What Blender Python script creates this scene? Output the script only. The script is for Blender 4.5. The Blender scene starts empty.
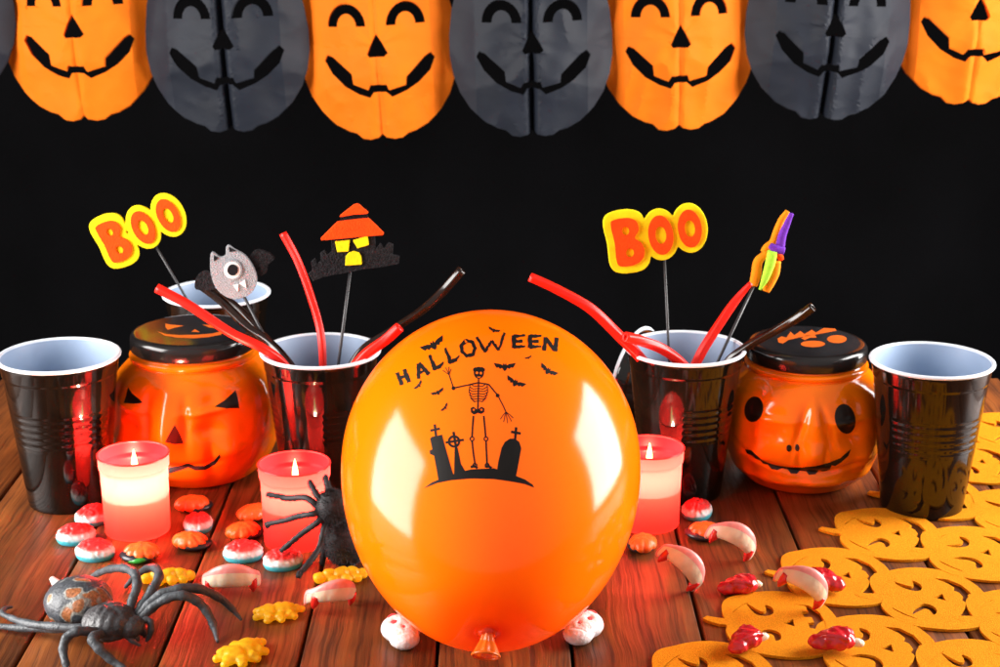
import bpy, bmesh, math, random
from mathutils import Vector, Matrix, Euler, noise
from mathutils.geometry import tessellate_polygon
from mathutils.bvhtree import BVHTree

# ------------------------------------------------------------------ scene, camera, world, lamps
sc = bpy.context.scene
COL = sc.collection
S = 0.01                                   # everything below is written in centimetres
sc.view_settings.view_transform = 'Standard'
sc.view_settings.look = 'None'
sc.view_settings.exposure = 0.0
sc.view_settings.gamma = 1.0
sc.cycles.use_denoising = True
sc.cycles.max_bounces = 10
sc.cycles.diffuse_bounces = 5
sc.cycles.glossy_bounces = 5
sc.cycles.transmission_bounces = 6
sc.cycles.sample_clamp_indirect = 60.0
sc.cycles.caustics_reflective = False
sc.cycles.caustics_refractive = False

FPX, CAMH = 1690.0, 50.0                   # focal length in photo pixels (1000 wide), camera height
PITCH = math.radians(16.4)
CP, SP = math.cos(PITCH), math.sin(PITCH)
cam = bpy.data.cameras.new('camera')
camo = bpy.data.objects.new('camera', cam)
COL.objects.link(camo)
cam.sensor_width = 36.0
cam.lens = 36.0 * FPX / 1000.0
cam.clip_start = 0.02
cam.clip_end = 50.0
camo.location = (0, 0, CAMH * S)
camo.rotation_euler = (math.radians(90) - PITCH, 0, 0)
cam.dof.use_dof = True
cam.dof.focus_distance = 1.08
cam.dof.aperture_fstop = 20.0
sc.camera = camo

world = bpy.data.worlds.new('World')
sc.world = world
world.use_nodes = True
# dim studio room: a little more light comes back from the ceiling and walls on the photographer's side
wt = world.node_tree
bg = wt.nodes['Background']
bg.inputs[0].default_value = (1.0, 0.97, 0.94, 1)
wc = wt.nodes.new('ShaderNodeTexCoord')
dt = wt.nodes.new('ShaderNodeVectorMath')
dt.operation = 'DOT_PRODUCT'
dt.inputs[1].default_value = (0.0, -0.80, 0.60)
mr = wt.nodes.new('ShaderNodeMapRange')
mr.interpolation_type = 'SMOOTHSTEP'
mr.inputs['From Min'].default_value = -0.2
mr.inputs['From Max'].default_value = 1.0
mr.inputs['To Min'].default_value = 0.07
mr.inputs['To Max'].default_value = 0.48
wt.links.new(wc.outputs['Generated'], dt.inputs[0])
wt.links.new(dt.outputs['Value'], mr.inputs['Value'])
wt.links.new(mr.outputs['Result'], bg.inputs[1])


def area_lamp(name, loc, target, w, h, power, color):
    d = bpy.data.lights.new(name, 'AREA')
    d.shape = 'RECTANGLE'
    d.size, d.size_y = w * S, h * S
    d.energy = power
    d.color = color
    o = bpy.data.objects.new(name, d)
    COL.objects.link(o)
    o.location = Vector(loc) * S
    o.rotation_euler = (Vector(target) - Vector(loc)).to_track_quat('-Z', 'Y').to_euler()
    return o


area_lamp('softbox', (-112, 90, 38), (0, 112, 10), 82, 86, 42, (1.0, 0.97, 0.94))
area_lamp('softbox', (112, 130, 40), (0, 112, 10), 72, 80, 42, (1.0, 0.97, 0.94))


# ------------------------------------------------------------------ photo pixel -> place
def ray(u, v):
    dx, dy = u - 500.0, v - 333.5
    return Vector((dx, FPX * CP - dy * SP, -FPX * SP - dy * CP))


def G(u, v, z=0.0):
    d = ray(u, v)
    t = (z - CAMH) / d.z
    return Vector((d.x * t, d.y * t, z))


def at(u, v, y):
    d = ray(u, v)
    t = y / d.y
    return Vector((d.x * t, y, CAMH + d.z * t))


# ------------------------------------------------------------------ materials
def new_mat(name):
    m = bpy.data.materials.new(name)
    m.use_nodes = True
    nt = m.node_tree
    return m, nt, nt.nodes['Principled BSDF'], nt.nodes['Material Output']


def nd(nt, kind, **kw):
    n = nt.nodes.new(kind)
    for k, v in kw.items():
        if k.startswith('i_'):
            key = k[2:]
            key = int(key) if key.isdigit() else key.replace('_', ' ')
            n.inputs[key].default_value = v
        else:
            setattr(n, k, v)
    return n


def ramp(nt, fac, stops, interp='LINEAR'):
    r = nt.nodes.new('ShaderNodeValToRGB')
    r.color_ramp.interpolation = interp
    el = r.color_ramp.elements
    while len(el) < len(stops):
        el.new(0.5)
    for e, (p, c) in zip(el, stops):
        e.position = p
        e.color = (c[0], c[1], c[2], 1)
    nt.links.new(fac, r.inputs[0])
    return r


def mat(name, color, rough=0.5, var=0.12, vscale=120, bump=0.0, bscale=400, spec=0.5, sss=0.0,
        sssr=(0.004, 0.002, 0.001), coat=0.0, sheen=0.0, trans=0.0, tcol=None, bdetail=3):
    """Principled with mottled colour, grain and optionally part translucent."""
    m, nt, b, out = new_mat(name)
    L = nt.links
    tc = nd(nt, 'ShaderNodeTexCoord')
    n = nd(nt, 'ShaderNodeTexNoise', i_Scale=vscale, i_Detail=4.0)
    L.new(tc.outputs['Object'], n.inputs['Vector'])
    lo = [c * (1 - var) for c in color]
    hi = [min(1, c * (1 + var)) for c in color]
    r = ramp(nt, n.outputs['Fac'], [(0.3, lo), (0.7, hi)])
    L.new(r.outputs[0], b.inputs['Base Color'])
    b.inputs['Roughness'].default_value = rough
    b.inputs['Specular IOR Level'].default_value = spec
    b.inputs['Coat Weight'].default_value = coat
    b.inputs['Coat Roughness'].default_value = 0.05
    b.inputs['Sheen Weight'].default_value = sheen
    if sss:
        b.inputs['Subsurface Weight'].default_value = sss
        b.inputs['Subsurface Radius'].default_value = sssr
        b.inputs['Subsurface Scale'].default_value = 1.0
    if bump:
        n2 = nd(nt, 'ShaderNodeTexNoise', i_Scale=bscale, i_Detail=float(bdetail))
        L.new(tc.outputs['Object'], n2.inputs['Vector'])
        bp = nd(nt, 'ShaderNodeBump', i_Strength=bump, i_Distance=0.002)
        L.new(n2.outputs['Fac'], bp.inputs['Height'])
        L.new(bp.outputs[0], b.inputs['Normal'])
    if trans:
        t = nd(nt, 'ShaderNodeBsdfTranslucent')
        t.inputs[0].default_value = (*(tcol or color), 1)
        mx = nd(nt, 'ShaderNodeMixShader')
        mx.inputs[0].default_value = trans
        L.new(b.outputs[0], mx.inputs[1])
        L.new(t.outputs[0], mx.inputs[2])
        L.new(mx.outputs[0], out.inputs[0])
    return m


def zramp_mat(name, stops, zmax, rough=0.3, sss=0.3, bump=0.25, bscale=500, wob=0.12, spec=0.5):
    """Colour layers by the sweet's own height (poured gummy layers)."""
    m, nt, b, out = new_mat(name)
    L = nt.links
    tc = nd(nt, 'ShaderNodeTexCoord')
    sx = nd(nt, 'ShaderNodeSeparateXYZ')
    L.new(tc.outputs['Object'], sx.inputs[0])
    n = nd(nt, 'ShaderNodeTexNoise', i_Scale=260.0, i_Detail=3.0)
    L.new(tc.outputs['Object'], n.inputs['Vector'])
    d = nd(nt, 'ShaderNodeMath', operation='DIVIDE')
    d.inputs[1].default_value = zmax * S
    L.new(sx.outputs['Z'], d.inputs[0])
    ma = nd(nt, 'ShaderNodeMath', operation='MULTIPLY_ADD')
    ma.inputs[1].default_value = wob
    L.new(n.outputs['Fac'], ma.inputs[0])
    L.new(d.outputs[0], ma.inputs[2])
    r = ramp(nt, ma.outputs[0], stops)
    L.new(r.outputs[0], b.inputs['Base Color'])
    b.inputs['Roughness'].default_value = rough
    b.inputs['Specular IOR Level'].default_value = spec
    b.inputs['Subsurface Weight'].default_value = sss
    b.inputs['Subsurface Radius'].default_value = (0.004, 0.002, 0.001)
    b.inputs['Subsurface Scale'].default_value = 1.0
    n2 = nd(nt, 'ShaderNodeTexNoise', i_Scale=float(bscale), i_Detail=3.0)
    L.new(tc.outputs['Object'], n2.inputs['Vector'])
    bp = nd(nt, 'ShaderNodeBump', i_Strength=bump, i_Distance=0.001)
    L.new(n2.outputs['Fac'], bp.inputs['Height'])
    L.new(bp.outputs[0], b.inputs['Normal'])
    return m


def wood_mat():
    m, nt, b, out = new_mat('stained_wood')
    L = nt.links
    tc = nd(nt, 'ShaderNodeTexCoord')
    oi = nd(nt, 'ShaderNodeObjectInfo')
    off = nd(nt, 'ShaderNodeVectorMath', operation='SCALE')
    off.inputs[0].default_value = (3.1, 7.7, 1.3)
    L.new(oi.outputs['Random'], off.inputs['Scale'])
    add = nd(nt, 'ShaderNodeVectorMath', operation='ADD')
    L.new(tc.outputs['Object'], add.inputs[0])
    L.new(off.outputs[0], add.inputs[1])
    # slow warp so the grain wanders round knots
    wn = nd(nt, 'ShaderNodeTexNoise', i_Scale=14.0, i_Detail=2.0)
    L.new(add.outputs[0], wn.inputs['Vector'])
    wsub = nd(nt, 'ShaderNodeVectorMath', operation='SUBTRACT')
    wsub.inputs[1].default_value = (0.5, 0.5, 0.5)
    L.new(wn.outputs['Color'], wsub.inputs[0])
    wsc = nd(nt, 'ShaderNodeVectorMath', operation='MULTIPLY')
    wsc.inputs[1].default_value = (0.009, 0.0, 0.0)
    L.new(wsub.outputs[0], wsc.inputs[0])
    wad = nd(nt, 'ShaderNodeVectorMath', operation='ADD')
    L.new(add.outputs[0], wad.inputs[0])
    L.new(wsc.outputs[0], wad.inputs[1])

    def stretched(sx, sy, detail, scale=1.0):
        mp = nd(nt, 'ShaderNodeMapping')
        mp.inputs['Scale'].default_value = (sx, sy, 1.0)
        L.new(wad.outputs[0], mp.inputs[0])
        n = nd(nt, 'ShaderNodeTexNoise', i_Scale=scale, i_Detail=detail, i_Roughness=0.62)
        L.new(mp.outputs[0], n.inputs['Vector'])
        return n
    big = stretched(45, 3.2, 4.0)
    fine = stretched(400, 9, 4.0)
    blot = nd(nt, 'ShaderNodeTexNoise', i_Scale=11.0, i_Detail=4.0)
    L.new(add.outputs[0], blot.inputs['Vector'])
    rc = ramp(nt, big.outputs['Fac'], [(0.30, (0.060, 0.016, 0.0045)), (0.45, (0.135, 0.040, 0.010)),
                                       (0.58, (0.205, 0.058, 0.013)), (0.72, (0.30, 0.098, 0.022))])
    rf = ramp(nt, fine.outputs['Fac'], [(0.37, (0.32, 0.28, 0.26)), (0.45, (0.78, 0.75, 0.72)), (0.50, (0.95, 0.95, 0.95)), (0.7, (1.15, 1.15, 1.15))])
    mul = nd(nt, 'ShaderNodeMix', data_type='RGBA', blend_type='MULTIPLY')
    mul.inputs[0].default_value = 0.8
    L.new(rc.outputs[0], mul.inputs[6])
    L.new(rf.outputs[0], mul.inputs[7])
    rb = ramp(nt, blot.outputs['Fac'], [(0.35, (0.62, 0.55, 0.5)), (0.62, (1.15, 1.12, 1.08))])
    mul2 = nd(nt, 'ShaderNodeMix', data_type='RGBA', blend_type='MULTIPLY')
    mul2.inputs[0].default_value = 0.8
    L.new(mul.outputs[2], mul2.inputs[6])
    L.new(rb.outputs[0], mul2.inputs[7])
    # knots
    kmap = nd(nt, 'ShaderNodeMapping')
    kmap.inputs['Scale'].default_value = (10.0, 5.5, 1.0)
    L.new(add.outputs[0], kmap.inputs[0])
    vo = nd(nt, 'ShaderNodeTexVoronoi', i_Scale=1.0)
    L.new(kmap.outputs[0], vo.inputs['Vector'])
    rk = ramp(nt, vo.outputs['Distance'], [(0.02, (0.22, 0.2, 0.2)), (0.06, (0.55, 0.5, 0.5)), (0.10, (1, 1, 1))])
    mul3 = nd(nt, 'ShaderNodeMix', data_type='RGBA', blend_type='MULTIPLY')
    mul3.inputs[0].default_value = 1.0
    L.new(mul2.outputs[2], mul3.inputs[6])
    L.new(rk.outputs[0], mul3.inputs[7])
    L.new(mul3.outputs[2], b.inputs['Base Color'])
    rr = ramp(nt, fine.outputs['Fac'], [(0.3, (0.55, 0.55, 0.55)), (0.7, (0.33, 0.33, 0.33))])
    L.new(rr.outputs[0], b.inputs['Roughness'])
    b.inputs['Specular IOR Level'].default_value = 0.32
    bp = nd(nt, 'ShaderNodeBump', i_Strength=0.45, i_Distance=0.0012)
    mixh = nd(nt, 'ShaderNodeMath', operation='ADD')
    L.new(fine.outputs['Fac'], mixh.inputs[0])
    L.new(big.outputs['Fac'], mixh.inputs[1])
    L.new(mixh.outputs[0], bp.inputs['Height'])
    L.new(bp.outputs[0], b.inputs['Normal'])
    return m


def spider_abdomen_mat():
    m, nt, b, out = new_mat('painted_rubber')
    L = nt.links
    tc = nd(nt, 'ShaderNodeTexCoord')
    mp = nd(nt, 'ShaderNodeMapping')
    mp.inputs['Location'].default_value = (0.37, 0.11, 0.2)
    mp.inputs['Scale'].default_value = (75, 95, 60)
    L.new(tc.outputs['Object'], mp.inputs[0])
    n = nd(nt, 'ShaderNodeTexNoise', i_Scale=1.0, i_Detail=1.0)
    L.new(mp.outputs[0], n.inputs['Vector'])
    r = ramp(nt, n.outputs['Fac'], [(0.0, (0.055, 0.06, 0.07)), (0.51, (0.06, 0.065, 0.075)), (0.535, (0.26, 0.25, 0.23)),
                                    (0.565, (0.28, 0.26, 0.22)), (0.585, (0.36, 0.12, 0.04)), (1.0, (0.5, 0.17, 0.05))])
    f = nd(nt, 'ShaderNodeTexNoise', i_Scale=600.0, i_Detail=3.0)
    L.new(tc.outputs['Object'], f.inputs['Vector'])
    rf = ramp(nt, f.outputs['Fac'], [(0.35, (0.6, 0.6, 0.6)), (0.65, (1.2, 1.2, 1.2))])
    mul = nd(nt, 'ShaderNodeMix', data_type='RGBA', blend_type='MULTIPLY')
    mul.inputs[0].default_value = 1.0
    L.new(r.outputs[0], mul.inputs[6])
    L.new(rf.outputs[0], mul.inputs[7])
    L.new(mul.outputs[2], b.inputs['Base Color'])
    b.inputs['Roughness'].default_value = 0.45
    bp = nd(nt, 'ShaderNodeBump', i_Strength=0.5, i_Distance=0.001)
    L.new(f.outputs['Fac'], bp.inputs['Height'])
    L.new(bp.outputs[0], b.inputs['Normal'])
    return m


def emit_mat(name, color, strength):
    m, nt, b, out = new_mat(name)
    e = nd(nt, 'ShaderNodeEmission')
    e.inputs[0].default_value = (*color, 1)
    e.inputs[1].default_value = strength
    nt.links.new(e.outputs[0], out.inputs[0])
    return m


M = {}
M['wood'] = wood_mat()
M['under'] = mat('dark_underside', (0.02, 0.008, 0.004), 0.9)
M['cloth'] = mat('black_cloth', (0.0018, 0.0017, 0.0022), 0.95, var=0.35, vscale=6, bump=0.4, bscale=300, spec=0.1)
M['cup_black'] = mat('black_plastic', (0.005, 0.003, 0.002), 0.09, var=0.2, vscale=40, bump=0.03, bscale=60, spec=0.6)
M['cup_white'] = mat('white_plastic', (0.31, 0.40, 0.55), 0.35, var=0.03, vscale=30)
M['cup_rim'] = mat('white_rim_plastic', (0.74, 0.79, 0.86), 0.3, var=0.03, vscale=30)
M['jar'] = mat('orange_plastic', (1.0, 0.19, 0.002), 0.12, var=0.04, vscale=30, bump=0.04, bscale=50, spec=0.4)
M['jar_black'] = mat('black_paint', (0.012, 0.008, 0.007), 0.35, spec=0.35)
M['nose_paint'] = mat('dark_red_paint', (0.06, 0.006, 0.004), 0.35, spec=0.35)
M['lid'] = mat('black_lid_plastic', (0.012, 0.010, 0.010), 0.18, var=0.3, vscale=60, bump=0.05, bscale=80)
M['lid_print'] = mat('orange_print', (0.75, 0.13, 0.01), 0.35)
M['balloon'] = mat('orange_latex', (1.0, 0.28, 0.002), 0.13, var=0.02, vscale=20, trans=0.42, tcol=(1.0, 0.26, 0.001), spec=0.65, bump=0.02, bscale=900)
def thick_latex(m, pole):
    """the rubber is thicker and redder towards the neck"""
    nt = m.node_tree
    tc = nd(nt, 'ShaderNodeTexCoord')
    ds = nd(nt, 'ShaderNodeVectorMath', operation='DISTANCE')
    ds.inputs[1].default_value = Vector(pole) * S
    nt.links.new(tc.outputs['Object'], ds.inputs[0])
    for node, sock, far in ((nt.nodes['Principled BSDF'], 'Base Color', (1.0, 0.28, 0.002)), (nt.nodes['Translucent BSDF'], 'Color', (1.0, 0.26, 0.001))):
        r = ramp(nt, ds.outputs['Value'], [(0.004, (0.62, 0.030, 0.001)), (0.018, (0.92, 0.15, 0.001)), (0.05, far)], 'EASE')
        nt.links.new(r.outputs[0], node.inputs[sock])


M['balloon_ink'] = mat('black_ink', (0.010, 0.007, 0.006), 0.5, spec=0.2)
M['nozzle'] = mat('latex_neck', (0.80, 0.13, 0.006), 0.3, trans=0.25, bump=0.3, bscale=200)
M['felt'] = mat('orange_felt', (0.96, 0.295, 0.010), 0.95, var=0.24, vscale=1000, bump=1.0, bscale=1400, spec=0.05)
M['paper_orange'] = mat('orange_tissue', (0.90, 0.195, 0.003), 0.75, var=0.06, vscale=25, bump=0.2, bscale=55, trans=0.22, spec=0.25)
M['paper_black'] = mat('black_tissue', (0.008, 0.0112, 0.020), 0.65, var=0.12, vscale=25, bump=0.2, bscale=55, trans=0.1, spec=0.35)
M['licorice_red'] = mat('red_licorice', (0.78, 0.012, 0.004), 0.36, var=0.12, vscale=90, sss=0.15, spec=0.35)
M['licorice_dark'] = mat('dark_licorice', (0.013, 0.005, 0.003), 0.16, var=0.3, vscale=90)
M['stick'] = mat('black_stick', (0.03, 0.03, 0.033), 0.4)
M['foam_yellow'] = mat('yellow_foam', (0.98, 0.70, 0.005), 0.85, bump=0.15, bscale=600, spec=0.2)
M['foam_red'] = mat('orange_red_felt', (0.95, 0.065, 0.003), 0.9, bump=0.35, bscale=700, spec=0.15)
M['foam_orange'] = mat('orange_foam', (0.98, 0.28, 0.005), 0.8, bump=0.15, bscale=600, spec=0.2)
M['foam_purple'] = mat('purple_foam', (0.16, 0.03, 0.42), 0.8, bump=0.15, bscale=600, spec=0.2)
M['foam_green'] = mat('green_foam', (0.42, 0.80, 0.05), 0.8, bump=0.15, bscale=600, spec=0.2)
M['foam_black'] = mat('black_felt', (0.016, 0.015, 0.017), 0.95, var=0.4, vscale=400, bump=0.9, bscale=600, spec=0.1)
M['foam_grey'] = mat('grey_glitter_foam', (0.30, 0.32, 0.35), 0.6, var=0.25, vscale=1500, bump=0.8, bscale=900)
M['foam_white'] = mat('white_foam', (0.82, 0.82, 0.82), 0.6)
M['gloss_black'] = mat('gloss_black', (0.01, 0.01, 0.012), 0.15)
M['brain'] = zramp_mat('brain_gummy', [(0.0, (0.04, 0.40, 0.50)), (0.34, (0.08, 0.48, 0.56)), (0.47, (0.70, 0.78, 0.78)), (0.66, (0.84, 0.72, 0.68)),
                                       (0.82, (0.62, 0.05, 0.04)), (1.0, (0.60, 0.02, 0.02))], 1.25, rough=0.38)
M['gum_orange'] = mat('orange_gummy', (0.85, 0.13, 0.015), 0.3, var=0.2, vscale=200, sss=0.25, bump=0.3, bscale=450)
M['gum_black'] = mat('black_gummy', (0.015, 0.012, 0.018), 0.3)
M['gum_green'] = mat('green_gummy', (0.03, 0.26, 0.03), 0.25, sss=0.2)
M['gum_yellow'] = mat('yellow_gummy', (1.0, 0.58, 0.02), 0.3, var=0.08, vscale=110, bump=0.35, bscale=350, trans=0.5, tcol=(1.0, 0.78, 0.05))
M['gum_pink'] = mat('pink_gummy', (0.80, 0.30, 0.27), 0.32, var=0.12, vscale=130, sss=0.3, bump=0.15, bscale=300)
M['gum_cream'] = mat('cream_gummy', (0.84, 0.68, 0.50), 0.32, var=0.06, vscale=150, sss=0.4, bump=0.15, bscale=300)
M['gum_red'] = mat('red_gummy', (0.66, 0.02, 0.015), 0.18, var=0.15, vscale=150, sss=0.3, coat=0.3)
M['gum_dark_red'] = mat('dark_red_gummy', (0.52, 0.010, 0.018), 0.2, var=0.25, vscale=140, sss=0.25, sssr=(0.004, 0.0006, 0.0006), bump=0.2, bscale=260, coat=0.4)
M['gum_white'] = mat('white_gummy', (0.78, 0.71, 0.70), 0.3, var=0.05, vscale=160, sss=0.12, bump=0.3, bscale=500)
M['gum_stain'] = mat('pink_stain_gummy', (0.66, 0.07, 0.08), 0.35, sss=0.1)
M['rubber'] = mat('grey_rubber', (0.062, 0.068, 0.076), 0.46, var=0.45, vscale=130, bump=0.4, bscale=420, spec=0.45)
M['rubber_dark'] = mat('dark_rubber', (0.05, 0.047, 0.05), 0.42, var=0.4, vscale=150, bump=0.5, bscale=300)
M['rubber_red'] = mat('red_rubber', (0.45, 0.03, 0.03), 0.35)
M['rubber_pale'] = mat('pale_rubber', (0.55, 0.54, 0.50), 0.45)
M['abdomen'] = spider_abdomen_mat()
M['fuzz'] = mat('black_fuzz', (0.014, 0.013, 0.015), 0.65, spec=0.4)
M['candle_red'] = mat('red_translucent_plastic', (0.70, 0.014, 0.024), 0.3, var=0.03, vscale=30, trans=0.65, tcol=(0.97, 0.052, 0.050), spec=0.15)
M['candle_rim'] = mat('red_plastic_rim', (0.80, 0.06, 0.06), 0.2, trans=0.5, tcol=(0.95, 0.10, 0.09))
M['wax'] = mat('wax', (0.75, 0.30, 0.24), 0.4, var=0.05)
_t = nd(M['wax'].node_tree, 'ShaderNodeBsdfTransparent')          # clear melted wax lets tinted light through
_t.inputs[0].default_value = (1.0, 0.62, 0.50, 1)
_m = nd(M['wax'].node_tree, 'ShaderNodeMixShader')
_m.inputs[0].default_value = 0.72
M['wax'].node_tree.links.new(M['wax'].node_tree.nodes['Principled BSDF'].outputs[0], _m.inputs[1])
M['wax'].node_tree.links.new(_t.outputs[0], _m.inputs[2])
M['wax'].node_tree.links.new(_m.outputs[0], M['wax'].node_tree.nodes['Material Output'].inputs[0])
M['wick'] = mat('wick', (0.02, 0.015, 0.01), 0.9)
M['flame'] = emit_mat('flame', (1.0, 0.62, 0.22), 9.0)


# ------------------------------------------------------------------ mesh helpers (centimetres)
class MB:
    def __init__(s):
        s.v, s.f, s.mi = [], [], []

    def add(s, vs, fs, mi=0):
        o = len(s.v)
        s.v += [Vector(p) for p in vs]
        s.f += [tuple(i + o for i in f) for f in fs]
        s.mi += [mi] * len(fs)
        return s

    def xform(s, mtx):
        s.v = [mtx @ p for p in s.v]
        return s

    def mapv(s, fn):
        s.v = [Vector(fn(p)) for p in s.v]
        return s

    def build(s, name, mats, parent=None, smooth=True, loc=None, auto=None):
        me = bpy.data.meshes.new(name)
        me.from_pydata([p * S for p in s.v], [], s.f)
        for m in (mats if isinstance(mats, (list, tuple)) else [mats]):
            me.materials.append(m)
        me.polygons.foreach_set('material_index', s.mi)
        me.polygons.foreach_set('use_smooth', [smooth] * len(me.polygons))
        bm = bmesh.new()
        bm.from_mesh(me)
        bmesh.ops.recalc_face_normals(bm, faces=bm.faces)
        if auto is not None:
            for e in bm.edges:
                if len(e.link_faces) == 2 and e.calc_face_angle(0) > math.radians(auto):
                    e.smooth = False
        bm.to_mesh(me)
        bm.free()
        o = bpy.data.objects.new(name, me)
        COL.objects.link(o)
        if parent:
            o.parent = parent
        if loc is not None:
            o.location = Vector(loc) * S
        return o


def thing(name, label, cat, loc=(0, 0, 0), rot=(0, 0, 0), group=None):
    o = bpy.data.objects.new(name, None)
    o.empty_display_size = 0.01
    COL.objects.link(o)
    o.location = Vector(loc) * S
    o.rotation_euler = rot
    o['label'], o['category'] = label, cat
    if group:
        o['group'] = group
    return o


def tag(o, label, cat, group=None):
    o['label'], o['category'] = label, cat
    if group:
        o['group'] = group
    return o


def dup(root, label, loc, rot=(0, 0, 0), scale=None):
    r = root.copy()
    COL.objects.link(r)
    r.location = Vector(loc) * S
    r.rotation_euler = rot
    r['label'] = label
    if scale:
        r.scale = scale if isinstance(scale, (tuple, list)) else (scale,) * 3
    for ch in list(root.children):
        c = ch.copy()
        COL.objects.link(c)
        c.parent = r
        for g in list(ch.children):
            d = g.copy()
            COL.objects.link(d)
            d.parent = c
    return r


def lathe(mb, prof, n=72, mi=0, fn=None, cap0=False, cap1=False):
    vs, fs = [], []
    for r, z in prof:
        for i in range(n):
            a = 2 * math.pi * i / n
            rr = fn(r, z, a) if fn else r
            vs.append((rr * math.cos(a), rr * math.sin(a), z))
    for k in range(len(prof) - 1):
        for i in range(n):
            j = (i + 1) % n
            fs.append((k * n + i, k * n + j, (k + 1) * n + j, (k + 1) * n + i))
    if cap0:
        fs.append(tuple(range(n - 1, -1, -1)))
    if cap1:
        o = (len(prof) - 1) * n
        fs.append(tuple(range(o, o + n)))
    mb.add(vs, fs, mi)
    return mb


def spline(pts, k=8):
    P = [Vector(p) for p in pts]
    P = [P[0] * 2 - P[1]] + P + [P[-1] * 2 - P[-2]]
    out = []
    for i in range(1, len(P) - 2):
        for j in range(k):
            t = j / k
            a, b, c, d = P[i - 1], P[i], P[i + 1], P[i + 2]
            out.append(0.5 * ((2 * b) + (c - a) * t + (2 * a - 5 * b + 4 * c - d) * t * t + (3 * b - a - 3 * c + d) * t ** 3))
    out.append(P[-2])
    return out


def lerp_list(vals, n):
    if not isinstance(vals, (list, tuple)):
        return [vals] * n
    res = []
    for i in range(n):
        x = i / max(1, n - 1) * (len(vals) - 1)
        k = min(int(x), len(vals) - 2)
        res.append(vals[k] + (vals[k + 1] - vals[k]) * (x - k))
    return res


def tube(mb, pts, rad, n=12, mi=0, star=0.0, lobes=5, twist=0.0, hollow=False, flat=1.0, cap=True, up=(0, 0, 1)):
    pts = [Vector(p) for p in pts]
    R = lerp_list(rad, len(pts))
    T = [(pts[min(i + 1, len(pts) - 1)] - pts[max(i - 1, 0)]).normalized() for i in range(len(pts))]
    nrm = Vector(up) - T[0] * Vector(up).dot(T[0])
    if nrm.length < 1e-3:
        nrm = T[0].orthogonal()
    nrm.normalize()

    def rings(scale):
        nonlocal nrm
        nn = nrm.copy()
        vs = []
        for i, p in enumerate(pts):
            nn = (nn - T[i] * nn.dot(T[i])).normalized()
            bb = T[i].cross(nn)
            for q in range(n):
                a = 2 * math.pi * q / n
                r = R[i] * scale * (1 + star * math.cos(lobes * (a + twist * i)))
                vs.append(p + nn * (r * flat * math.cos(a)) + bb * (r * math.sin(a)))
        return vs
    vs = rings(1.0)
    K = len(pts)
    fs = []
    for k in range(K - 1):
        for i in range(n):
            j = (i + 1) % n
            fs.append((k * n + i, k * n + j, (k + 1) * n + j, (k + 1) * n + i))
    if hollow:
        vi = rings(0.45)
        o = len(vs)
        vs = vs + vi
        for k in range(K - 1):
            for i in range(n):
                j = (i + 1) % n
                fs.append((o + k * n + j, o + k * n + i, o + (k + 1) * n + i, o + (k + 1) * n + j))
        for k in (0, K - 1):
            for i in range(n):
                j = (i + 1) % n
                fs.append((k * n + i, o + k * n + i, o + k * n + j, k * n + j))
    elif cap:
        fs.append(tuple(range(n - 1, -1, -1)))
        fs.append(tuple(range((K - 1) * n, K * n)))
    mb.add(vs, fs, mi)
    return mb


def ellipsoid(mb, c, r, rot=None, nu=32, nv=18, mi=0, fn=None, zcut=None):
    c = Vector(c)
    mt = Euler(rot).to_matrix() if rot else Matrix.Identity(3)
    vs = [Vector((0, 0, -1))]
    for i in range(1, nv):
        ph = -math.pi / 2 + math.pi * i / nv
        for j in range(nu):
            th = 2 * math.pi * j / nu
            vs.append(Vector((math.cos(ph) * math.cos(th), math.cos(ph) * math.sin(th), math.sin(ph))))
    vs.append(Vector((0, 0, 1)))
    fs = []
    for j in range(nu):
        fs.append((0, 1 + (j + 1) % nu, 1 + j))
    for i in range(nv - 2):
        for j in range(nu):
            a = 1 + i * nu
            fs.append((a + j, a + (j + 1) % nu, a + nu + (j + 1) % nu, a + nu + j))
    last = len(vs) - 1
    a = 1 + (nv - 2) * nu
    for j in range(nu):
        fs.append((a + j, a + (j + 1) % nu, last))
    if fn:
        vs = [v * fn(v) for v in vs]
    mb.add([mt @ Vector((v.x * r[0], v.y * r[1], v.z * r[2])) + c for v in vs], fs, mi)
    return mb


def box(mb, lo, hi, mi=0):
    (a, b, c), (d, e, f) = lo, hi
    mb.add([(a, b, c), (d, b, c), (d, e, c), (a, e, c), (a, b, f), (d, b, f), (d, e, f), (a, e, f)],
           [(3, 2, 1, 0), (4, 5, 6, 7), (0, 1, 5, 4), (1, 2, 6, 5), (2, 3, 7, 6), (3, 0, 4, 7)], mi)
    return mb


def tess(loops):
    """2D loops (first outer, rest holes) -> flat points, triangles"""
    L3 = [[Vector((p[0], p[1], 0)) for p in lp] for lp in loops]
    tris = tessellate_polygon(L3)
    pts = [p for lp in L3 for p in lp]
    return pts, [tuple(t) for t in tris if len(set(t)) == 3]


def plate(mb, loops, t0, t1, mi=0, maxlen=None, bev=0.0):
    """Extrude a 2D shape with holes from z=t0 to z=t1 (front = t1)."""
    pts, tris = tess(loops)
    if maxlen:
        bm = fine_mesh(pts, tris, maxlen)
        bm.verts.index_update()
        pts = [v.co.copy() for v in bm.verts]
        tris = [tuple(v.index for v in f.verts) for f in bm.faces]
        edges = [(e.verts[0].index, e.verts[1].index) for e in bm.edges if len(e.link_faces) == 1]
        bm.free()
    else:
        edges, o = [], 0
        for lp in loops:
            n = len(lp)
            edges += [(o + i, o + (i + 1) % n) for i in range(n)]
            o += n
    n = len(pts)
    vs = [(p.x, p.y, t1) for p in pts] + [(p.x, p.y, t0) for p in pts]
    fs = list(tris) + [(a + n, c + n, b + n) for a, b, c in tris]
    fs += [(a, b, b + n, a + n) for a, b in edges]
    mb.add(vs, fs, mi)
    return mb


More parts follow.
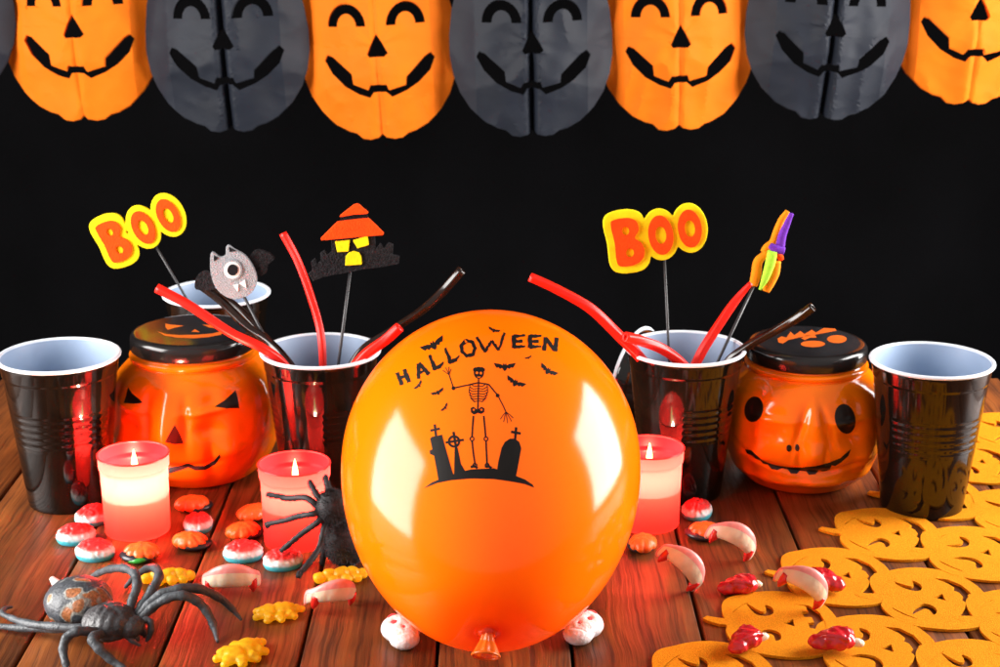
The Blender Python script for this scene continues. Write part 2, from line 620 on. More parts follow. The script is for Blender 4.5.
def fine_mesh(pts, tris, maxlen, it=9):
    bm = bmesh.new()
    bv = [bm.verts.new(p) for p in pts]
    for t in tris:
        try:
            bm.faces.new([bv[i] for i in t])
        except ValueError:
            pass
    for _ in range(it):
        long = [e for e in bm.edges if e.calc_length() > maxlen]
        if not long:
            break
        bmesh.ops.subdivide_edges(bm, edges=long, cuts=1)
        bmesh.ops.triangulate(bm, faces=[f for f in bm.faces if len(f.verts) > 3])
    loose = [v for v in bm.verts if not v.link_faces]
    bmesh.ops.delete(bm, geom=loose, context='VERTS')
    return bm


def project(mb, loops_list, bvh, offset, maxlen, origin=(0, 0, 0)):
    """Lay flat printed shapes (photo pixels) on a real surface; result relative to origin."""
    o = Vector(origin)
    cpos = Vector((0, 0, CAMH))
    for loops in loops_list:
        pts, tris = tess(loops)
        bm = fine_mesh(pts, tris, maxlen)
        ok = True
        for v in bm.verts:
            d = ray(v.co.x, v.co.y).normalized()
            h, nrm, _, _ = bvh.ray_cast(cpos, d)
            if h is None:
                ok = False
                break
            if nrm.dot(d) > 0:
                nrm = -nrm
            v.co = h + nrm * offset - o
        if ok:
            bm.verts.index_update()
            mb.add([v.co.copy() for v in bm.verts], [tuple(v.index for v in f.verts) for f in bm.faces])
        bm.free()
    return mb


def fuse(mb, voxel=0.07, smooth=4, disp=None):
    """Weld overlapping blobs into one skin."""
    me = bpy.data.meshes.new('t')
    me.from_pydata([p for p in mb.v], [], mb.f)
    ob = bpy.data.objects.new('t', me)
    COL.objects.link(ob)
    r = ob.modifiers.new('r', 'REMESH')
    r.mode = 'VOXEL'
    r.voxel_size = voxel
    if smooth:
        s = ob.modifiers.new('s', 'SMOOTH')
        s.iterations = smooth
        s.factor = 0.5
    dg = bpy.context.evaluated_depsgraph_get()
    ev = bpy.data.meshes.new_from_object(ob.evaluated_get(dg))
    out = MB()
    vs = [v.co.copy() for v in ev.vertices]
    if disp:
        vs = [p + v.normal * disp(p) for p, v in zip(vs, ev.vertices)]
    out.add(vs, [tuple(p.vertices) for p in ev.polygons])
    bpy.data.objects.remove(ob)
    bpy.data.meshes.remove(me)
    bpy.data.meshes.remove(ev)
    return out


def circ(cx, cy, rx, ry=None, n=28, a0=0.0, rot=0.0):
    ry = rx if ry is None else ry
    c, s = math.cos(rot), math.sin(rot)
    res = []
    for i in range(n):
        a = a0 + 2 * math.pi * i / n
        x, y = rx * math.cos(a), ry * math.sin(a)
        res.append((cx + x * c - y * s, cy + x * s + y * c))
    return res


def smooth2(pts, k=5):
    """closed smooth 2D outline through points"""
    n = len(pts)
    P = [Vector((p[0], p[1])) for p in pts]
    out = []
    for i in range(n):
        a, b, c, d = P[i - 1], P[i], P[(i + 1) % n], P[(i + 2) % n]
        for j in range(k):
            t = j / k
            q = 0.5 * ((2 * b) + (c - a) * t + (2 * a - 5 * b + 4 * c - d) * t * t + (3 * b - a - 3 * c + d) * t ** 3)
            out.append((q.x, q.y))
    return out


def stroke(pts, w):
    """polyline with thickness -> one outline"""
    P = [Vector((p[0], p[1])) for p in pts]
    W = lerp_list(w, len(P))
    left, right = [], []
    for i, p in enumerate(P):
        t = (P[min(i + 1, len(P) - 1)] - P[max(i - 1, 0)]).normalized()
        nn = Vector((-t.y, t.x)) * W[i] * 0.5
        left.append(tuple(p + nn))
        right.append(tuple(p - nn))
    return left + right[::-1]


def fbm(p, sc):
    return noise.noise(Vector(p) * sc) + 0.5 * noise.noise(Vector(p) * sc * 2.1)


random.seed(11)

# ------------------------------------------------------------------ setting: backdrop and table
mb = MB()
nx, nz = 80, 6
vs, fs = [], []
for k in range(nz + 1):
    for i in range(nx + 1):
        x = -260 + 520 * i / nx
        z = -70 + 260 * k / nz
        vs.append((x, 250 + 3.2 * math.sin(x * 0.17 + 0.6 * math.sin(x * 0.05)) + 0.8 * math.sin(x * 0.43), z))
for k in range(nz):
    for i in range(nx):
        a = k * (nx + 1) + i
        fs.append((a, a + 1, a + nx + 2, a + nx + 1))
mb.add(vs, fs)
bd = mb.build('backdrop', M['cloth'])
bd['kind'] = 'structure'

table = thing('wooden_table', 'reddish brown wooden table of wide stained planks under all the sweets', 'table', (0, 0, 0))
seams = [-73.8, -65.2, -56.6, -48.0, -39.3, -30.5, -21.6, -12.7, -4.0, 4.6, 13.2, 21.9, 30.6, 39.3, 48.0, 56.7, 65.4, 74.0]
for a, b in zip(seams[:-1], seams[1:]):
    w = (b - a) / 2 - 0.11
    e = 0.14
    prof = [(-w, -2.0), (-w, -e), (-w + e * 0.3, -e * 0.3), (-w + e, 0), (w - e, 0), (w - e * 0.3, -e * 0.3), (w, -e), (w, -2.0)]
    p = MB()
    y0, y1 = -50.0, 47.6
    n = len(prof)
    p.add([(x, y0, z) for x, z in prof] + [(x, y1, z) for x, z in prof],
          [(i, (i + 1) % n, n + (i + 1) % n, n + i) for i in range(n)] + [tuple(range(n)), tuple(range(2 * n - 1, n - 1, -1))])
    p.build('plank', M['wood'], table, loc=((a + b) / 2, 107, 0), auto=50)
p = MB()
box(p, (-73, 60, -4.2), (73, 152, -2.02))
p.build('support_board', M['under'], table, smooth=False)

# ------------------------------------------------------------------ plastic cups
GC = 'black plastic cups with white insides'


def cup_r(z):
    return 3.12 + (4.45 - 3.12) * (z / 12.0)


def ribfn(r, z, a):
    if 5.2 < z < 8.0:
        m = max(0.0, min(1.0, (abs(math.sin(a)) - 0.42) * 6))
        r += 0.018 * math.sin((z - 5.2) * 2 * math.pi / 0.56) * m - 0.02 * m
    if 10.6 < z < 11.6:
        r += 0.05
    return r


def make_cup(label, loc, rot):
    t = thing('plastic_cup', label, 'cup', loc, (0, 0, rot), GC)
    o = MB()
    prof = [(0.0, 0.25), (2.7, 0.25), (2.85, 0.0), (3.05, 0.0), (3.12, 0.12)]
    prof += [(cup_r(z), z) for z in [0.4 + 0.09 * i for i in range(int(11.3 / 0.09))]] + [(4.44, 11.75)]
    lathe(o, prof, 128, fn=ribfn)
    o.build('cup_body', M['cup_black'], t)
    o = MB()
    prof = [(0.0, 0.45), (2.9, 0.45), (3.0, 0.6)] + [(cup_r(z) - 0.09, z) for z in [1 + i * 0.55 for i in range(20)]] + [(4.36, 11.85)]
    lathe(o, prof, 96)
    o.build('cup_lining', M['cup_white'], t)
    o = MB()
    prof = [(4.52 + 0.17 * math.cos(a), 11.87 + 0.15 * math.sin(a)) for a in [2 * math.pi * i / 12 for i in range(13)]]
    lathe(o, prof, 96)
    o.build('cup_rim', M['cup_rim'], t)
    return t


cup_near = make_cup('empty black plastic cup left of the triangle-eyed pumpkin jar', G(70, 500), 0.2)
CUPS = {}
cup_near['label'] = 'empty black plastic cup left of the triangle-eyed pumpkin jar'
cup_mid = dup(cup_near, 'black cup behind the fuzzy spider holding the haunted house pick and red licorice', G(325, 494), (0, 0, 1.2))
cup_right_mid = dup(cup_near, 'black cup right of the balloon holding the upright BOO pick and licorice', G(681, 491), (0, 0, 0.9))
cup_far_right = dup(cup_near, 'empty black plastic cup standing on the orange felt runner', G(921, 506), (0, 0, 0.12))
p5 = at(217, 302, 142)
cup_back_l = dup(cup_near, 'black cup behind the triangle-eyed pumpkin jar holding the tilted BOO pick', (p5.x, 142, 0), (0, 0, 0.5))
ca = Vector((-0.85, 0.51, 0.129)).normalized()
cr6 = at(634, 370, 142.0)
cr6.z = 4.45
cup_back_r = dup(cup_near, 'black cup lying on its side behind the balloon, only its rim showing', cr6 - ca * 11.2, scale=0.94)
cup_back_r.rotation_euler = ca.to_track_quat('Z', 'Y').to_euler()

# ------------------------------------------------------------------ pumpkin jars
JPROF = [(0.0, 0.3), (3.6, 0.3), (4.0, 0.05), (4.4, 0.06), (4.9, 0.4), (5.6, 1.1), (6.2, 2.1), (6.6, 3.2), (6.82, 4.5), (6.86, 5.6), (6.78, 6.7), (6.58, 7.7),
         (6.2, 8.6), (5.65, 9.25), (5.2, 9.65), (4.98, 9.85), (5.1, 10.0), (5.12, 10.25), (4.95, 10.4), (4.8, 10.5), (4.75, 11.2)]


def resample(prof, k=4):
    q = spline([(r, 0, z) for r, z in prof], k)
    return [(max(0, p.x), p.z) for p in q]


def jar_fn(face):
    def g(da, dz, sa, sz):
        return math.exp(-(da / sa) ** 2 - (dz / sz) ** 2)

    def fn(r, z, a):
        th = math.atan2(math.sin(a + math.pi / 2), math.cos(a + math.pi / 2))    # 0 faces -y
        env = max(0.0, min(1.0, z / 1.5)) * max(0.0, min(1.0, (9.6 - z) / 1.5))
        d = -0.10 * (0.5 + 0.5 * math.cos(9 * th + 1.2)) ** 4
        if abs(th) < 1.7:
            if face == 'a':
                for q_ in (-1, 1):
                    d += -0.26 * g(th + q_ * 0.50, z - 5.7, 0.16, 0.6)            # eye sockets
                    d += 0.24 * g(th + q_ * 0.48, z - 6.9 - 0.6 * abs(th), 0.26, 0.30)   # brow ridges
                    d += -0.20 * g(th + q_ * 0.24, z - 6.2, 0.055, 1.9)           # creases beside the nose
                    d += 0.30 * g(th + q_ * 0.74, z - 3.7, 0.20, 0.9)             # cheeks
                    d += -0.16 * g(th + q_ * 0.52, z - 3.2, 0.05, 1.1)
                d += 0.32 * g(th, z - 5.2, 0.14, 1.7) + 0.18 * g(th, z - 1.5, 0.5, 0.5)
                d += -0.22 * g(th, z - 2.6 - 1.0 * th * th, 0.6, 0.28)
            else:
                for q_ in (-1, 1):
                    d += -0.26 * g(th + q_ * 0.47, z - 5.7, 0.17, 0.8)
                    d += 0.16 * g(th + q_ * 0.47, z - 7.0, 0.28, 0.28)
                    d += -0.20 * g(th + q_ * (0.16 + 0.04 * (6.5 - z)), z - 6.2, 0.05, 2.0)
                    d += 0.26 * g(th + q_ * 0.74, z - 3.6, 0.20, 0.8)
                    d += -0.18 * g(th + q_ * 0.16, z - 4.2, 0.03, 0.8)
                d += 0.30 * g(th, z - 4.3, 0.15, 0.9) + 0.14 * g(th, z - 6.9, 0.14, 1.4)
                d += -0.24 * g(th, z - 2.7 - 1.4 * th * th, 0.8, 0.28) + 0.28 * g(th, z - 1.5, 0.9, 0.5)
        return r + 1.8 * d * env
    return fn


def make_jar(label, loc, rotz, face, face_shapes, lid_shapes, sc_=1.0):
    t = thing('pumpkin_jar', label, 'jar', loc, (0, 0, 0), 'orange pumpkin face jars with black lids')
    o = MB()
    f0 = jar_fn(face)
    lathe(o, resample(JPROF, 7), 256, fn=lambda r, z, a: f0(r, z, a - rotz))
    o.xform(Matrix.Scale(sc_, 4))
    body = o.build('jar_body', M['jar'], t)
    w = [p + Vector(loc) for p in o.v]
    bvh = BVHTree.FromPolygons(w, o.f)
    for nm, loops in face_shapes:
        q = MB()
        project(q, [loops], bvh, 0.018, 2.0, loc)
        q.build(nm, M['nose_paint' if nm == 'nose_paint' else 'jar_black'], body)
    o = MB()
    lp = [(0, 12.0), (4.3, 12.0), (4.62, 11.97), (4.84, 11.86), (4.97, 11.65), (5.0, 11.4), (5.02, 10.75), (4.95, 10.62), (4.6, 10.6)]
    lathe(o, lp, 128)
    o.xform(Matrix.Scale(sc_, 4))
    lid = o.build('jar_lid', M['lid'], t, auto=60)
    q = MB()
    zt = 12.0 * sc_ + 0.012
    for loops in lid_shapes:
        pts, tris = tess(loops)
        q.add([G(p.x, p.y, zt) - Vector(loc) for p in pts], tris)
    q.build('lid_face_print', M['lid_print'], lid, smooth=False)
    return t


def Z(pts, s, ox, oy):
    return [(x / s + ox, y / s + oy) for x, y in pts]


za = lambda p: Z(p, 2.667, 90, 310)
jl = at(197, 410, 130.3)
make_jar('orange pumpkin jar with triangle eyes and crooked smile behind the left candle', (jl.x, 130.3, 0), -0.20, 'a',
         [('eye_paint', [za([(90, 248), (97, 228), (102, 206), (112, 222), (142, 247), (118, 250)])]),
          ('eye_paint', [za([(332, 258), (360, 240), (388, 214), (394, 235), (398, 262), (362, 262)])]),
          ('nose_paint', [za([(200, 352), (212, 330), (226, 306), (240, 332), (250, 356), (226, 358)])]),
          ('mouth_paint', [za([(150, 408), (185, 424), (215, 420), (245, 414), (262, 408), (280, 416), (305, 416), (330, 402), (346, 384), (348, 392),
                               (334, 412), (308, 426), (282, 428), (262, 420), (240, 428), (212, 436), (180, 438), (150, 420)])])],
         [[Z([(275, 82), (300, 88), (390, 95), (330, 108), (290, 120), (276, 104)], 6.07, 120, 310)],
          [Z([(500, 88), (560, 92), (640, 84), (600, 112), (540, 106)], 6.07, 120, 310)],
          [Z([(432, 132), (455, 116), (485, 134)], 6.07, 120, 310)],
          [Z([(225, 128), (280, 146), (360, 152), (470, 150), (560, 142), (640, 122), (612, 150), (540, 164), (450, 172), (350, 168), (270, 156)], 6.07, 120, 310)]])
zb = lambda p: Z(p, 3.335, 720, 310)
jr = at(803, 418, 128.9)
make_jar('orange pumpkin jar with round eyes and jagged smile beside the rightmost cup', (jr.x, 128.9, 0), -0.05, 'b',
         [('eye_paint', [circ(*zb([(113, 331)])[0], 31 / 3.335, 43 / 3.335, rot=0.18)]),
          ('eye_paint', [circ(*zb([(417, 363)])[0], 34 / 3.335, 50 / 3.335, rot=-0.2)]),
          ('nostril_paint', [circ(*zb([(230, 461)])[0], 9 / 3.335, 12 / 3.335, n=14)]),
          ('nostril_paint', [circ(*zb([(258, 459)])[0], 8 / 3.335, 12 / 3.335, n=14)]),
          ('mouth_paint', [zb([(84, 464), (104, 468), (120, 482), (140, 500), (158, 508), (190, 518), (230, 524), (275, 525), (320, 520), (360, 510), (400, 494), (436, 464),
                               (428, 486), (404, 508), (384, 520), (372, 518), (366, 532), (345, 538), (330, 534), (318, 548), (296, 550), (288, 538), (266, 536), (256, 546), (236, 545), (226, 532),
                               (206, 528), (192, 534), (172, 530), (160, 516), (144, 512), (134, 500), (120, 496), (106, 484), (90, 478)])])],
         [[circ(*zb([(310, 113)])[0], 12.2, 3.2)], [circ(*zb([(390, 97)])[0], 9.8, 4.0)],
          [zb([(270, 94), (290, 84), (318, 84), (322, 92), (300, 92), (282, 100)])],
          [zb([(195, 108), (192, 95), (205, 88), (222, 92), (235, 72), (248, 84), (268, 70), (282, 80), (306, 66), (320, 75), (346, 60), (384, 62), (389, 69), (330, 80), (262, 92), (228, 100), (210, 112)])]], sc_=0.955)


# ------------------------------------------------------------------ balloon
BC = at(491, 464, 102.0)
tilt = math.radians(60)
BAX = Vector((0.012, math.sin(tilt), math.cos(tilt)))          # nozzle -> crown
prof = []
RB, TOPB, BOTB = 9.6, 10.25, 12.9
for i in range(0, 49):
    ph = math.pi / 2 - (math.pi / 2) * i / 48
    prof.append((RB * math.cos(ph), TOPB * math.sin(ph)))
for i in range(1, 47):
    ph = -(math.pi / 2) * i / 48
    r = RB * math.cos(ph) ** 1.0
    prof.append((r * (1 - 0.035 * math.sin(-ph) ** 2), BOTB * math.sin(ph)))
prof += [(0.55, -13.0), (0.45, -13.1)]
prof = prof[::-1]
rotm = Vector((0, 0, 1)).rotation_difference(BAX).to_matrix().to_4x4()
bm_ = MB()
lathe(bm_, prof, 160, cap0=False)
bm_.xform(rotm)
balloon = thing('balloon', 'large inflated orange balloon printed with a skeleton in a graveyard, upside down on its knot', 'balloon', BC)
thick_latex(M['balloon'], rotm.to_3x3() @ Vector((0, 0, -12.9)))
bskin = bm_.build('balloon_skin', M['balloon'], balloon)
bbvh = BVHTree.FromPolygons([p + BC for p in bm_.v], bm_.f)
# nozzle: crimped neck that folds forward, open ring to the viewer
nb = rotm.to_3x3() @ Vector((0, 0, -12.9))
npts = spline([nb + Vector((0, 0.15, 0.15)), nb + Vector((-0.02, -0.15, -0.15)), nb + Vector((-0.05, -0.45, -0.55)), nb + Vector((-0.1, -0.85, -1.0))], 6)
nz_ = MB()
tube(nz_, npts, [0.48, 0.36, 0.42, 0.62, 0.80], n=40, star=0.10, lobes=7, cap=False)
nzo = nz_.build('nozzle', M['nozzle'], balloon)
ring = MB()
cen, tdir = npts[-1], (npts[-1] - npts[-2]).normalized()
e1 = tdir.orthogonal().normalized()
e2 = tdir.cross(e1)
tube(ring, [cen + (e1 * math.cos(a) + e2 * math.sin(a)) * 0.80 for a in [2 * math.pi * i / 32 for i in range(33)]], 0.085, n=10, cap=False)
ring.build('nozzle_ring', M['nozzle'], nzo)

ink = []
random.seed(4)


def jag(pts, amt):
    out = []
    n = len(pts)
    for i in range(n):
        a, b = Vector(pts[i]), Vector(pts[(i + 1) % n])
        out.append(tuple(a))
        k = int((b - a).length / (amt * 2.2))
        for j in range(1, k):
            q = a.lerp(b, j / k)
            nn = Vector((-(b - a).y, (b - a).x)).normalized()
            out.append(tuple(q + nn * random.uniform(-amt, amt) * 0.55))
    return out


LET = {
    'H': [([(-.45, .5), (-.38, -.5)], .22), ([(.38, .55), (.45, -.5)], .22), ([(-.45, 0), (.45, .05)], .16)],
    'A': [([(-.5, -.5), (-.02, .5)], .2), ([(.02, .52), (.5, -.5)], .22), ([(-.28, -.12), (.3, -.12)], .14)],
    'L': [([(-.3, .65), (-.3, -.5)], [.14, .26]), ([(-.42, -.42), (.2, -.42), (.62, -.2)], [.22, .2, .06])],
    'O': [([(.0, .5), (-.36, .3), (-.42, -.1), (-.2, -.46), (.2, -.46), (.42, -.1), (.36, .3), (.02, .5), (-.1, .5)], .2)],
    'W': [([(-.55, .6), (-.3, -.5)], .15), ([(-.32, -.5), (0.0, .2)], .13), ([(0.0, .2), (.24, -.5)], .15), ([(.22, -.5), (.55, .62)], .13)],
    'E': [([(-.35, .5), (-.35, -.5)], .24), ([(-.38, .42), (.5, .5)], [.2, .1]), ([(-.35, .02), (.3, .05)], .16), ([(-.38, -.42), (.5, -.36)], [.22, .1])],
    'N': [([(-.42, -.5), (-.4, .5)], .22), ([(-.42, .45), (.4, -.42)], .2), ([(.42, -.5), (.42, .55)], .22)],
}
for ch, cx, cy, w, h, rot in [('H', 131, 235, 24, 36, -18), ('A', 186, 213, 30, 38, -22), ('L', 230, 188, 30, 36, -20), ('L', 278, 168, 30, 38, -20), ('O', 328, 147, 42, 42, -14),
                              ('W', 400, 133, 66, 40, -8), ('E', 481, 127, 34, 34, 0), ('E', 530, 127, 34, 34, 2), ('N', 577, 135, 34, 36, 5)]:
    r = math.radians(rot)
    for pts, wd in LET[ch]:
        P = []
        for x, y in pts:
            X, Y = x * w * 1.18, -y * h * 1.12
            P.append((cx + X * math.cos(r) - Y * math.sin(r), cy + X * math.sin(r) + Y * math.cos(r)))
        ww = [q * 56 for q in wd] if isinstance(wd, list) else wd * 56
        ink.append([Z(jag(stroke(P, ww), 2.6), 3.033, 360, 300)])


def z8(p):
    return Z(p, 3.5125, 400, 310)


def S8(pts, w):
    ink.append([z8(stroke(pts, w))])


# bats
BAT = [(0, -.10), (.05, -.22), (.09, -.08), (.2, -.16), (.5, -.22), (.42, -.02), (.36, .06), (.28, .02), (.22, .12), (.12, .06), (.05, .2),
       (0, .24), (-.05, .2), (-.12, .06), (-.22, .12), (-.28, .02), (-.36, .06), (-.42, -.02), (-.5, -.22), (-.2, -.16), (-.09, -.08), (-.05, -.22)]
for cx, cy, w, rot in [(117, 124, 92, -28), (330, 72, 44, 18), (368, 200, 78, 0), (520, 214, 70, 32), (405, 256, 74, 25), (451, 168, 26, -20), (66, 265, 40, -50), (133, 290, 50, -25), (158, 343, 36, -52)]:
    r = math.radians(rot)
    ink.append([z8([(cx + x * w * math.cos(r) - y * w * .8 * math.sin(r), cy + x * w * math.sin(r) + y * w * .8 * math.cos(r)) for x, y in BAT])])
# graveyard
ink.append([z8([(84, 626), (112, 606), (140, 594), (200, 572), (250, 560), (330, 556), (400, 580), (440, 596), (466, 614), (471, 624), (440, 612), (400, 604), (330, 594), (250, 592), (180, 598), (130, 608)])])
ink.append([z8([(106, 452), (112, 446), (148, 438), (156, 470), (166, 505), (192, 596), (136, 600), (120, 512), (106, 506), (104, 494), (114, 490)])])
S8([(122, 402), (127, 446)], 8)
S8([(107, 424), (140, 417)], 8)
ink.append([z8(circ(190, 462, 22)), z8(circ(190, 462, 14, n=20))])
S8([(188, 428), (198, 490)], 9)
S8([(160, 466), (224, 456)], 8)
ink.append([z8([(192, 485), (203, 485), (214, 540), (230, 568), (190, 580)])])
ink.append([z8([(338, 580), (346, 530), (357, 484), (368, 464), (386, 452), (404, 452), (419, 464), (426, 486), (416, 540), (406, 592), (360, 588)])])
S8([(404, 456), (408, 412)], 9)
S8([(390, 428), (424, 434)], 9)
# skeleton
ink.append([z8(circ(277, 221, 18, 21)), z8(circ(270, 221, 5, 5, n=12)), z8(circ(284, 222, 5, 5, n=12)), z8(circ(277, 236, 7, 2, n=10))])
ink.append([z8([(256, 208), (262, 202), (290, 201), (299, 208), (297, 216), (276, 212), (258, 216)])])
S8([(276, 242), (275, 300), (273, 352)], 5)
for i, (hw, yy) in enumerate([(24, 266), (30, 275), (33, 284), (34, 293), (32, 302), (28, 311), (22, 319)]):
    S8([(275 - hw, yy - 4), (275 - hw * .6, yy + 3), (275, yy + 1), (275 + hw * .6, yy + 3), (275 + hw, yy - 4)], 3.2)
S8([(246, 262), (243, 285), (250, 312), (262, 324)], 3)
S8([(306, 262), (308, 285), (300, 312), (288, 324)], 3)
S8([(246, 262), (275, 256), (312, 262)], 5)
ink.append([z8([(248, 345), (258, 340), (272, 352), (286, 340), (297, 346), (296, 358), (286, 366), (273, 362), (260, 368), (249, 360)]), z8(circ(259, 351, 4, n=10)), z8(circ(286, 351, 4, n=10))])
for seg, w in [([(250, 262), (218, 268), (188, 275)], 5), ([(188, 275), (180, 250), (172, 226)], 4), ([(312, 262), (328, 282), (342, 298)], 5), ([(345, 304), (360, 332), (372, 358)], 4),
               ([(258, 372), (255, 412), (253, 446)], 6), ([(253, 460), (258, 505), (264, 544)], 6), ([(294, 372), (298, 412), (301, 446)], 6), ([(302, 460), (304, 505), (306, 544)], 6),
               ([(248, 552), (262, 548), (272, 556)], 9), ([(298, 550), (310, 548), (322, 556)], 9)]:
    S8(seg, w)
for c in [(188, 275), (343, 301)]:
    ink.append([z8(circ(*c, 7, 7, n=14))])
for c in [(253, 453), (302, 453), (263, 546), (306, 546)]:
    ink.append([z8(circ(*c, 9, 9, n=16)), z8(circ(*c, 4.5, 4.5, n=12))])
for dx, dy in [(-22, -14), (-12, -24), (0, -26), (8, -18)]:
    S8([(172, 228), (172 + dx * .5, 228 + dy * .6), (172 + dx, 226 + dy)], 2.4)
for dx, dy in [(-20, 26), (-8, 36), (6, 40), (20, 34), (26, 22)]:
    S8([(372, 358), (372 + dx * .5, 358 + dy * .45), (372 + dx, 358 + dy)], 2.6)
q = MB()
for i, loops in enumerate(ink):
    project(q, [loops], bbvh, 0.012 + 0.0004 * (i % 20), 3.0, BC)
q.build('printed_graveyard_design', M['balloon_ink'], balloon)


# ------------------------------------------------------------------ candles
def make_candle(label, loc, power, rotz=0.0):
    t = thing('candle', label, 'candle', loc, (0, 0, rotz), 'red cup candles burning on the table')
    o = MB()
    pr = [(0.0, 0.12), (2.1, 0.12), (2.2, 0.0), (2.36, 0.06)] + [(2.40 + 0.10 * i / 18, 0.2 + 4.9 * i / 18) for i in range(19)] + [(2.58, 5.16), (2.60, 5.3), (2.62, 6.1)]
    lathe(o, pr, 96)
    o.build('candle_cup', M['candle_red'], t)
    o = MB()
    lathe(o, [(2.60 + 0.075 * math.cos(a), 6.13 + 0.07 * math.sin(a)) for a in [2 * math.pi * i / 10 for i in range(11)]], 96)
    o.build('cup_rim', M['candle_rim'], t)
    o = MB()
    lathe(o, [(0.0, 2.65), (0.5, 2.65), (1.4, 2.7), (2.2, 2.78), (2.44, 2.95)], 64)
    wax = o.build('wax', M['wax'], t)
    o = MB()
    tube(o, spline([(0, 0, 2.6), (0.02, 0, 3.9), (0.06, 0.02, 4.75)], 4), 0.05, n=8)
    o.build('wick', M['wick'], wax)
    o = MB()
    lathe(o, [(0.0, 4.6), (0.15, 4.75), (0.24, 5.05), (0.22, 5.5), (0.13, 6.0), (0.05, 6.35), (0.0, 6.5)], 20)
    o.xform(Matrix.Translation((0.05, 0.02, 0)))
    o.build('flame', M['flame'], t)
    for z, pw in ((4.4, power),):
        d = bpy.data.lights.new('flame_light', 'POINT')
        d.energy = pw
        d.color = (1.0, 0.72, 0.48)
        d.shadow_soft_size = 0.25 * S
        l = bpy.data.objects.new('flame_light', d)
        COL.objects.link(l)
        l.parent = t
        l.location = Vector((0.0, -0.35, z)) * S
    return t


make_candle('tall glowing pink candle between the left cup and the scattered gummies', G(138, 530), 1.1)
make_candle('red candle with a fuzzy black spider leaning across it', G(297, 541), 0.42)
make_candle('glowing pink candle half hidden behind the right edge of the balloon', G(647, 523), 0.58)


# ------------------------------------------------------------------ licorice
def licorice(label, pts, r, dark=False, twist=0.05):
    m = M['licorice_dark'] if dark else M['licorice_red']
    P = spline(pts, 10)
    o = MB()
    base = P[0].copy()
    tube(o, [p - base for p in P], r, n=30, star=0.06, lobes=5, twist=twist, hollow=True)
    ob = o.build('licorice_stick', m, loc=base)
    tag(ob, label, 'licorice', 'licorice sticks standing in the cups')
    return ob


yc2, yc3 = 124.6, 125.5
licorice('straight red licorice stick rising from the cup beside the haunted house pick',
         [at(283, 233, yc2 + 3.5), at(298, 262, yc2 + 3.0), at(312, 300, yc2 + 2.0), at(321, 335, yc2 + 1.0), at(323, 375, yc2 + 0.2), at(326, 430, yc2 - 1.5)], 0.30)
licorice('red licorice stick reaching left over the triangle-eyed jar lid',
         [at(157, 288, yc2 - 1.0), at(190, 306, yc2 - 1.5), at(230, 332, yc2 - 2.0), at(262, 348, yc2 - 2.2), at(285, 366, yc2 - 1.5), at(305, 400, yc2 - 0.5), at(325, 450, yc2)], 0.36)
licorice('dark brown licorice stick leaning left behind the bat pick',
         [at(198, 283, yc2 + 3.5), at(222, 302, yc2 + 3), at(248, 327, yc2 + 2), at(270, 343, yc2 + 1), at(290, 368, yc2 - 0.5), at(318, 430, yc2 - 1.5)], 0.34, True)
licorice('black licorice stick lying beside the bat pick with its end against the grey bat',
         [at(206, 286, yc2 + 5.5), at(236, 306, yc2 + 4.6), at(262, 333, yc2 + 3.2), at(292, 366, yc2 + 1.2), at(320, 420, yc2 + 0.2)], 0.26, True)
licorice('dark glassy licorice stick leaning right over the balloon top',
         [at(462, 270, yc2 + 1.0), at(441, 293, yc2 + 1.0), at(420, 312, yc2 + 0.5), at(392, 330, yc2), at(360, 352, yc2 - 0.5), at(340, 392, yc2 - 0.8), at(325, 440, yc2)], [0.36, 0.34, 0.28, 0.28, 0.28], True)
licorice('short red licorice stick leaning right against the dark one behind the balloon',
         [at(400, 327, yc2 - 2.0), at(385, 340, yc2 - 2.0), at(362, 358, yc2 - 2.0), at(345, 385, yc2 - 1.5), at(330, 440, yc2 - 0.5)], 0.40)
licorice('long red licorice stick reaching far left from the cup right of the balloon',
         [at(530, 277, yc3 - 3), at(560, 291, yc3 - 3), at(590, 308, yc3 - 2.8), at(618, 335, yc3 - 2.6), at(640, 357, yc3 - 2), at(660, 386, yc3 - 1), at(675, 440, yc3)], [0.34, 0.36, 0.40, 0.42, 0.36, 0.34])
licorice('bent red licorice stick with its hollow end facing out above the cup rim',
         [at(625, 337, yc3 - 4.2), at(642, 341, yc3 - 3.4), at(662, 349, yc3 - 2.4), at(682, 364, yc3 - 1.6), at(700, 386, yc3 - 0.6), at(712, 430, yc3)], 0.40)
licorice('red licorice stick leaning right up to the little broom pick',
         [at(751, 283, yc3 + 0.5), at(736, 300, yc3 + 0.5), at(717, 328, yc3), at(700, 355, yc3 - 0.5), at(690, 380, yc3 - 0.8), at(676, 440, yc3)], [0.18, 0.34, 0.38, 0.38, 0.36])
licorice('dark brown hollow licorice stick pointing right over the round-eyed jar lid',
         [at(813, 307, yc3 - 2.5), at(797, 318, yc3 - 2.0), at(775, 331, yc3 - 1.4), at(745, 348, yc3 - 0.8), at(722, 370, yc3 - 0.4), at(695, 430, yc3)], [0.36, 0.34, 0.33, 0.36], True)


# ------------------------------------------------------------------ party picks
def face_cam(root_loc, tilt_deg, yaw=0.0):
    """plate axes: x right, y up, z toward the viewer (world -y), tilted about z"""
    return Matrix.Rotation(yaw, 4, 'Z') @ Matrix.Rotation(math.radians(90), 4, 'X') @ Matrix.Rotation(math.radians(tilt_deg), 4, 'Z')


def stick(parent, a, b, base, r=0.11):
    o = MB()
    tube(o, [Vector(a) - base, (Vector(a) + Vector(b)) / 2 - base, Vector(b) - base], r, n=10)
    return o.build('stick', M['stick'], parent)


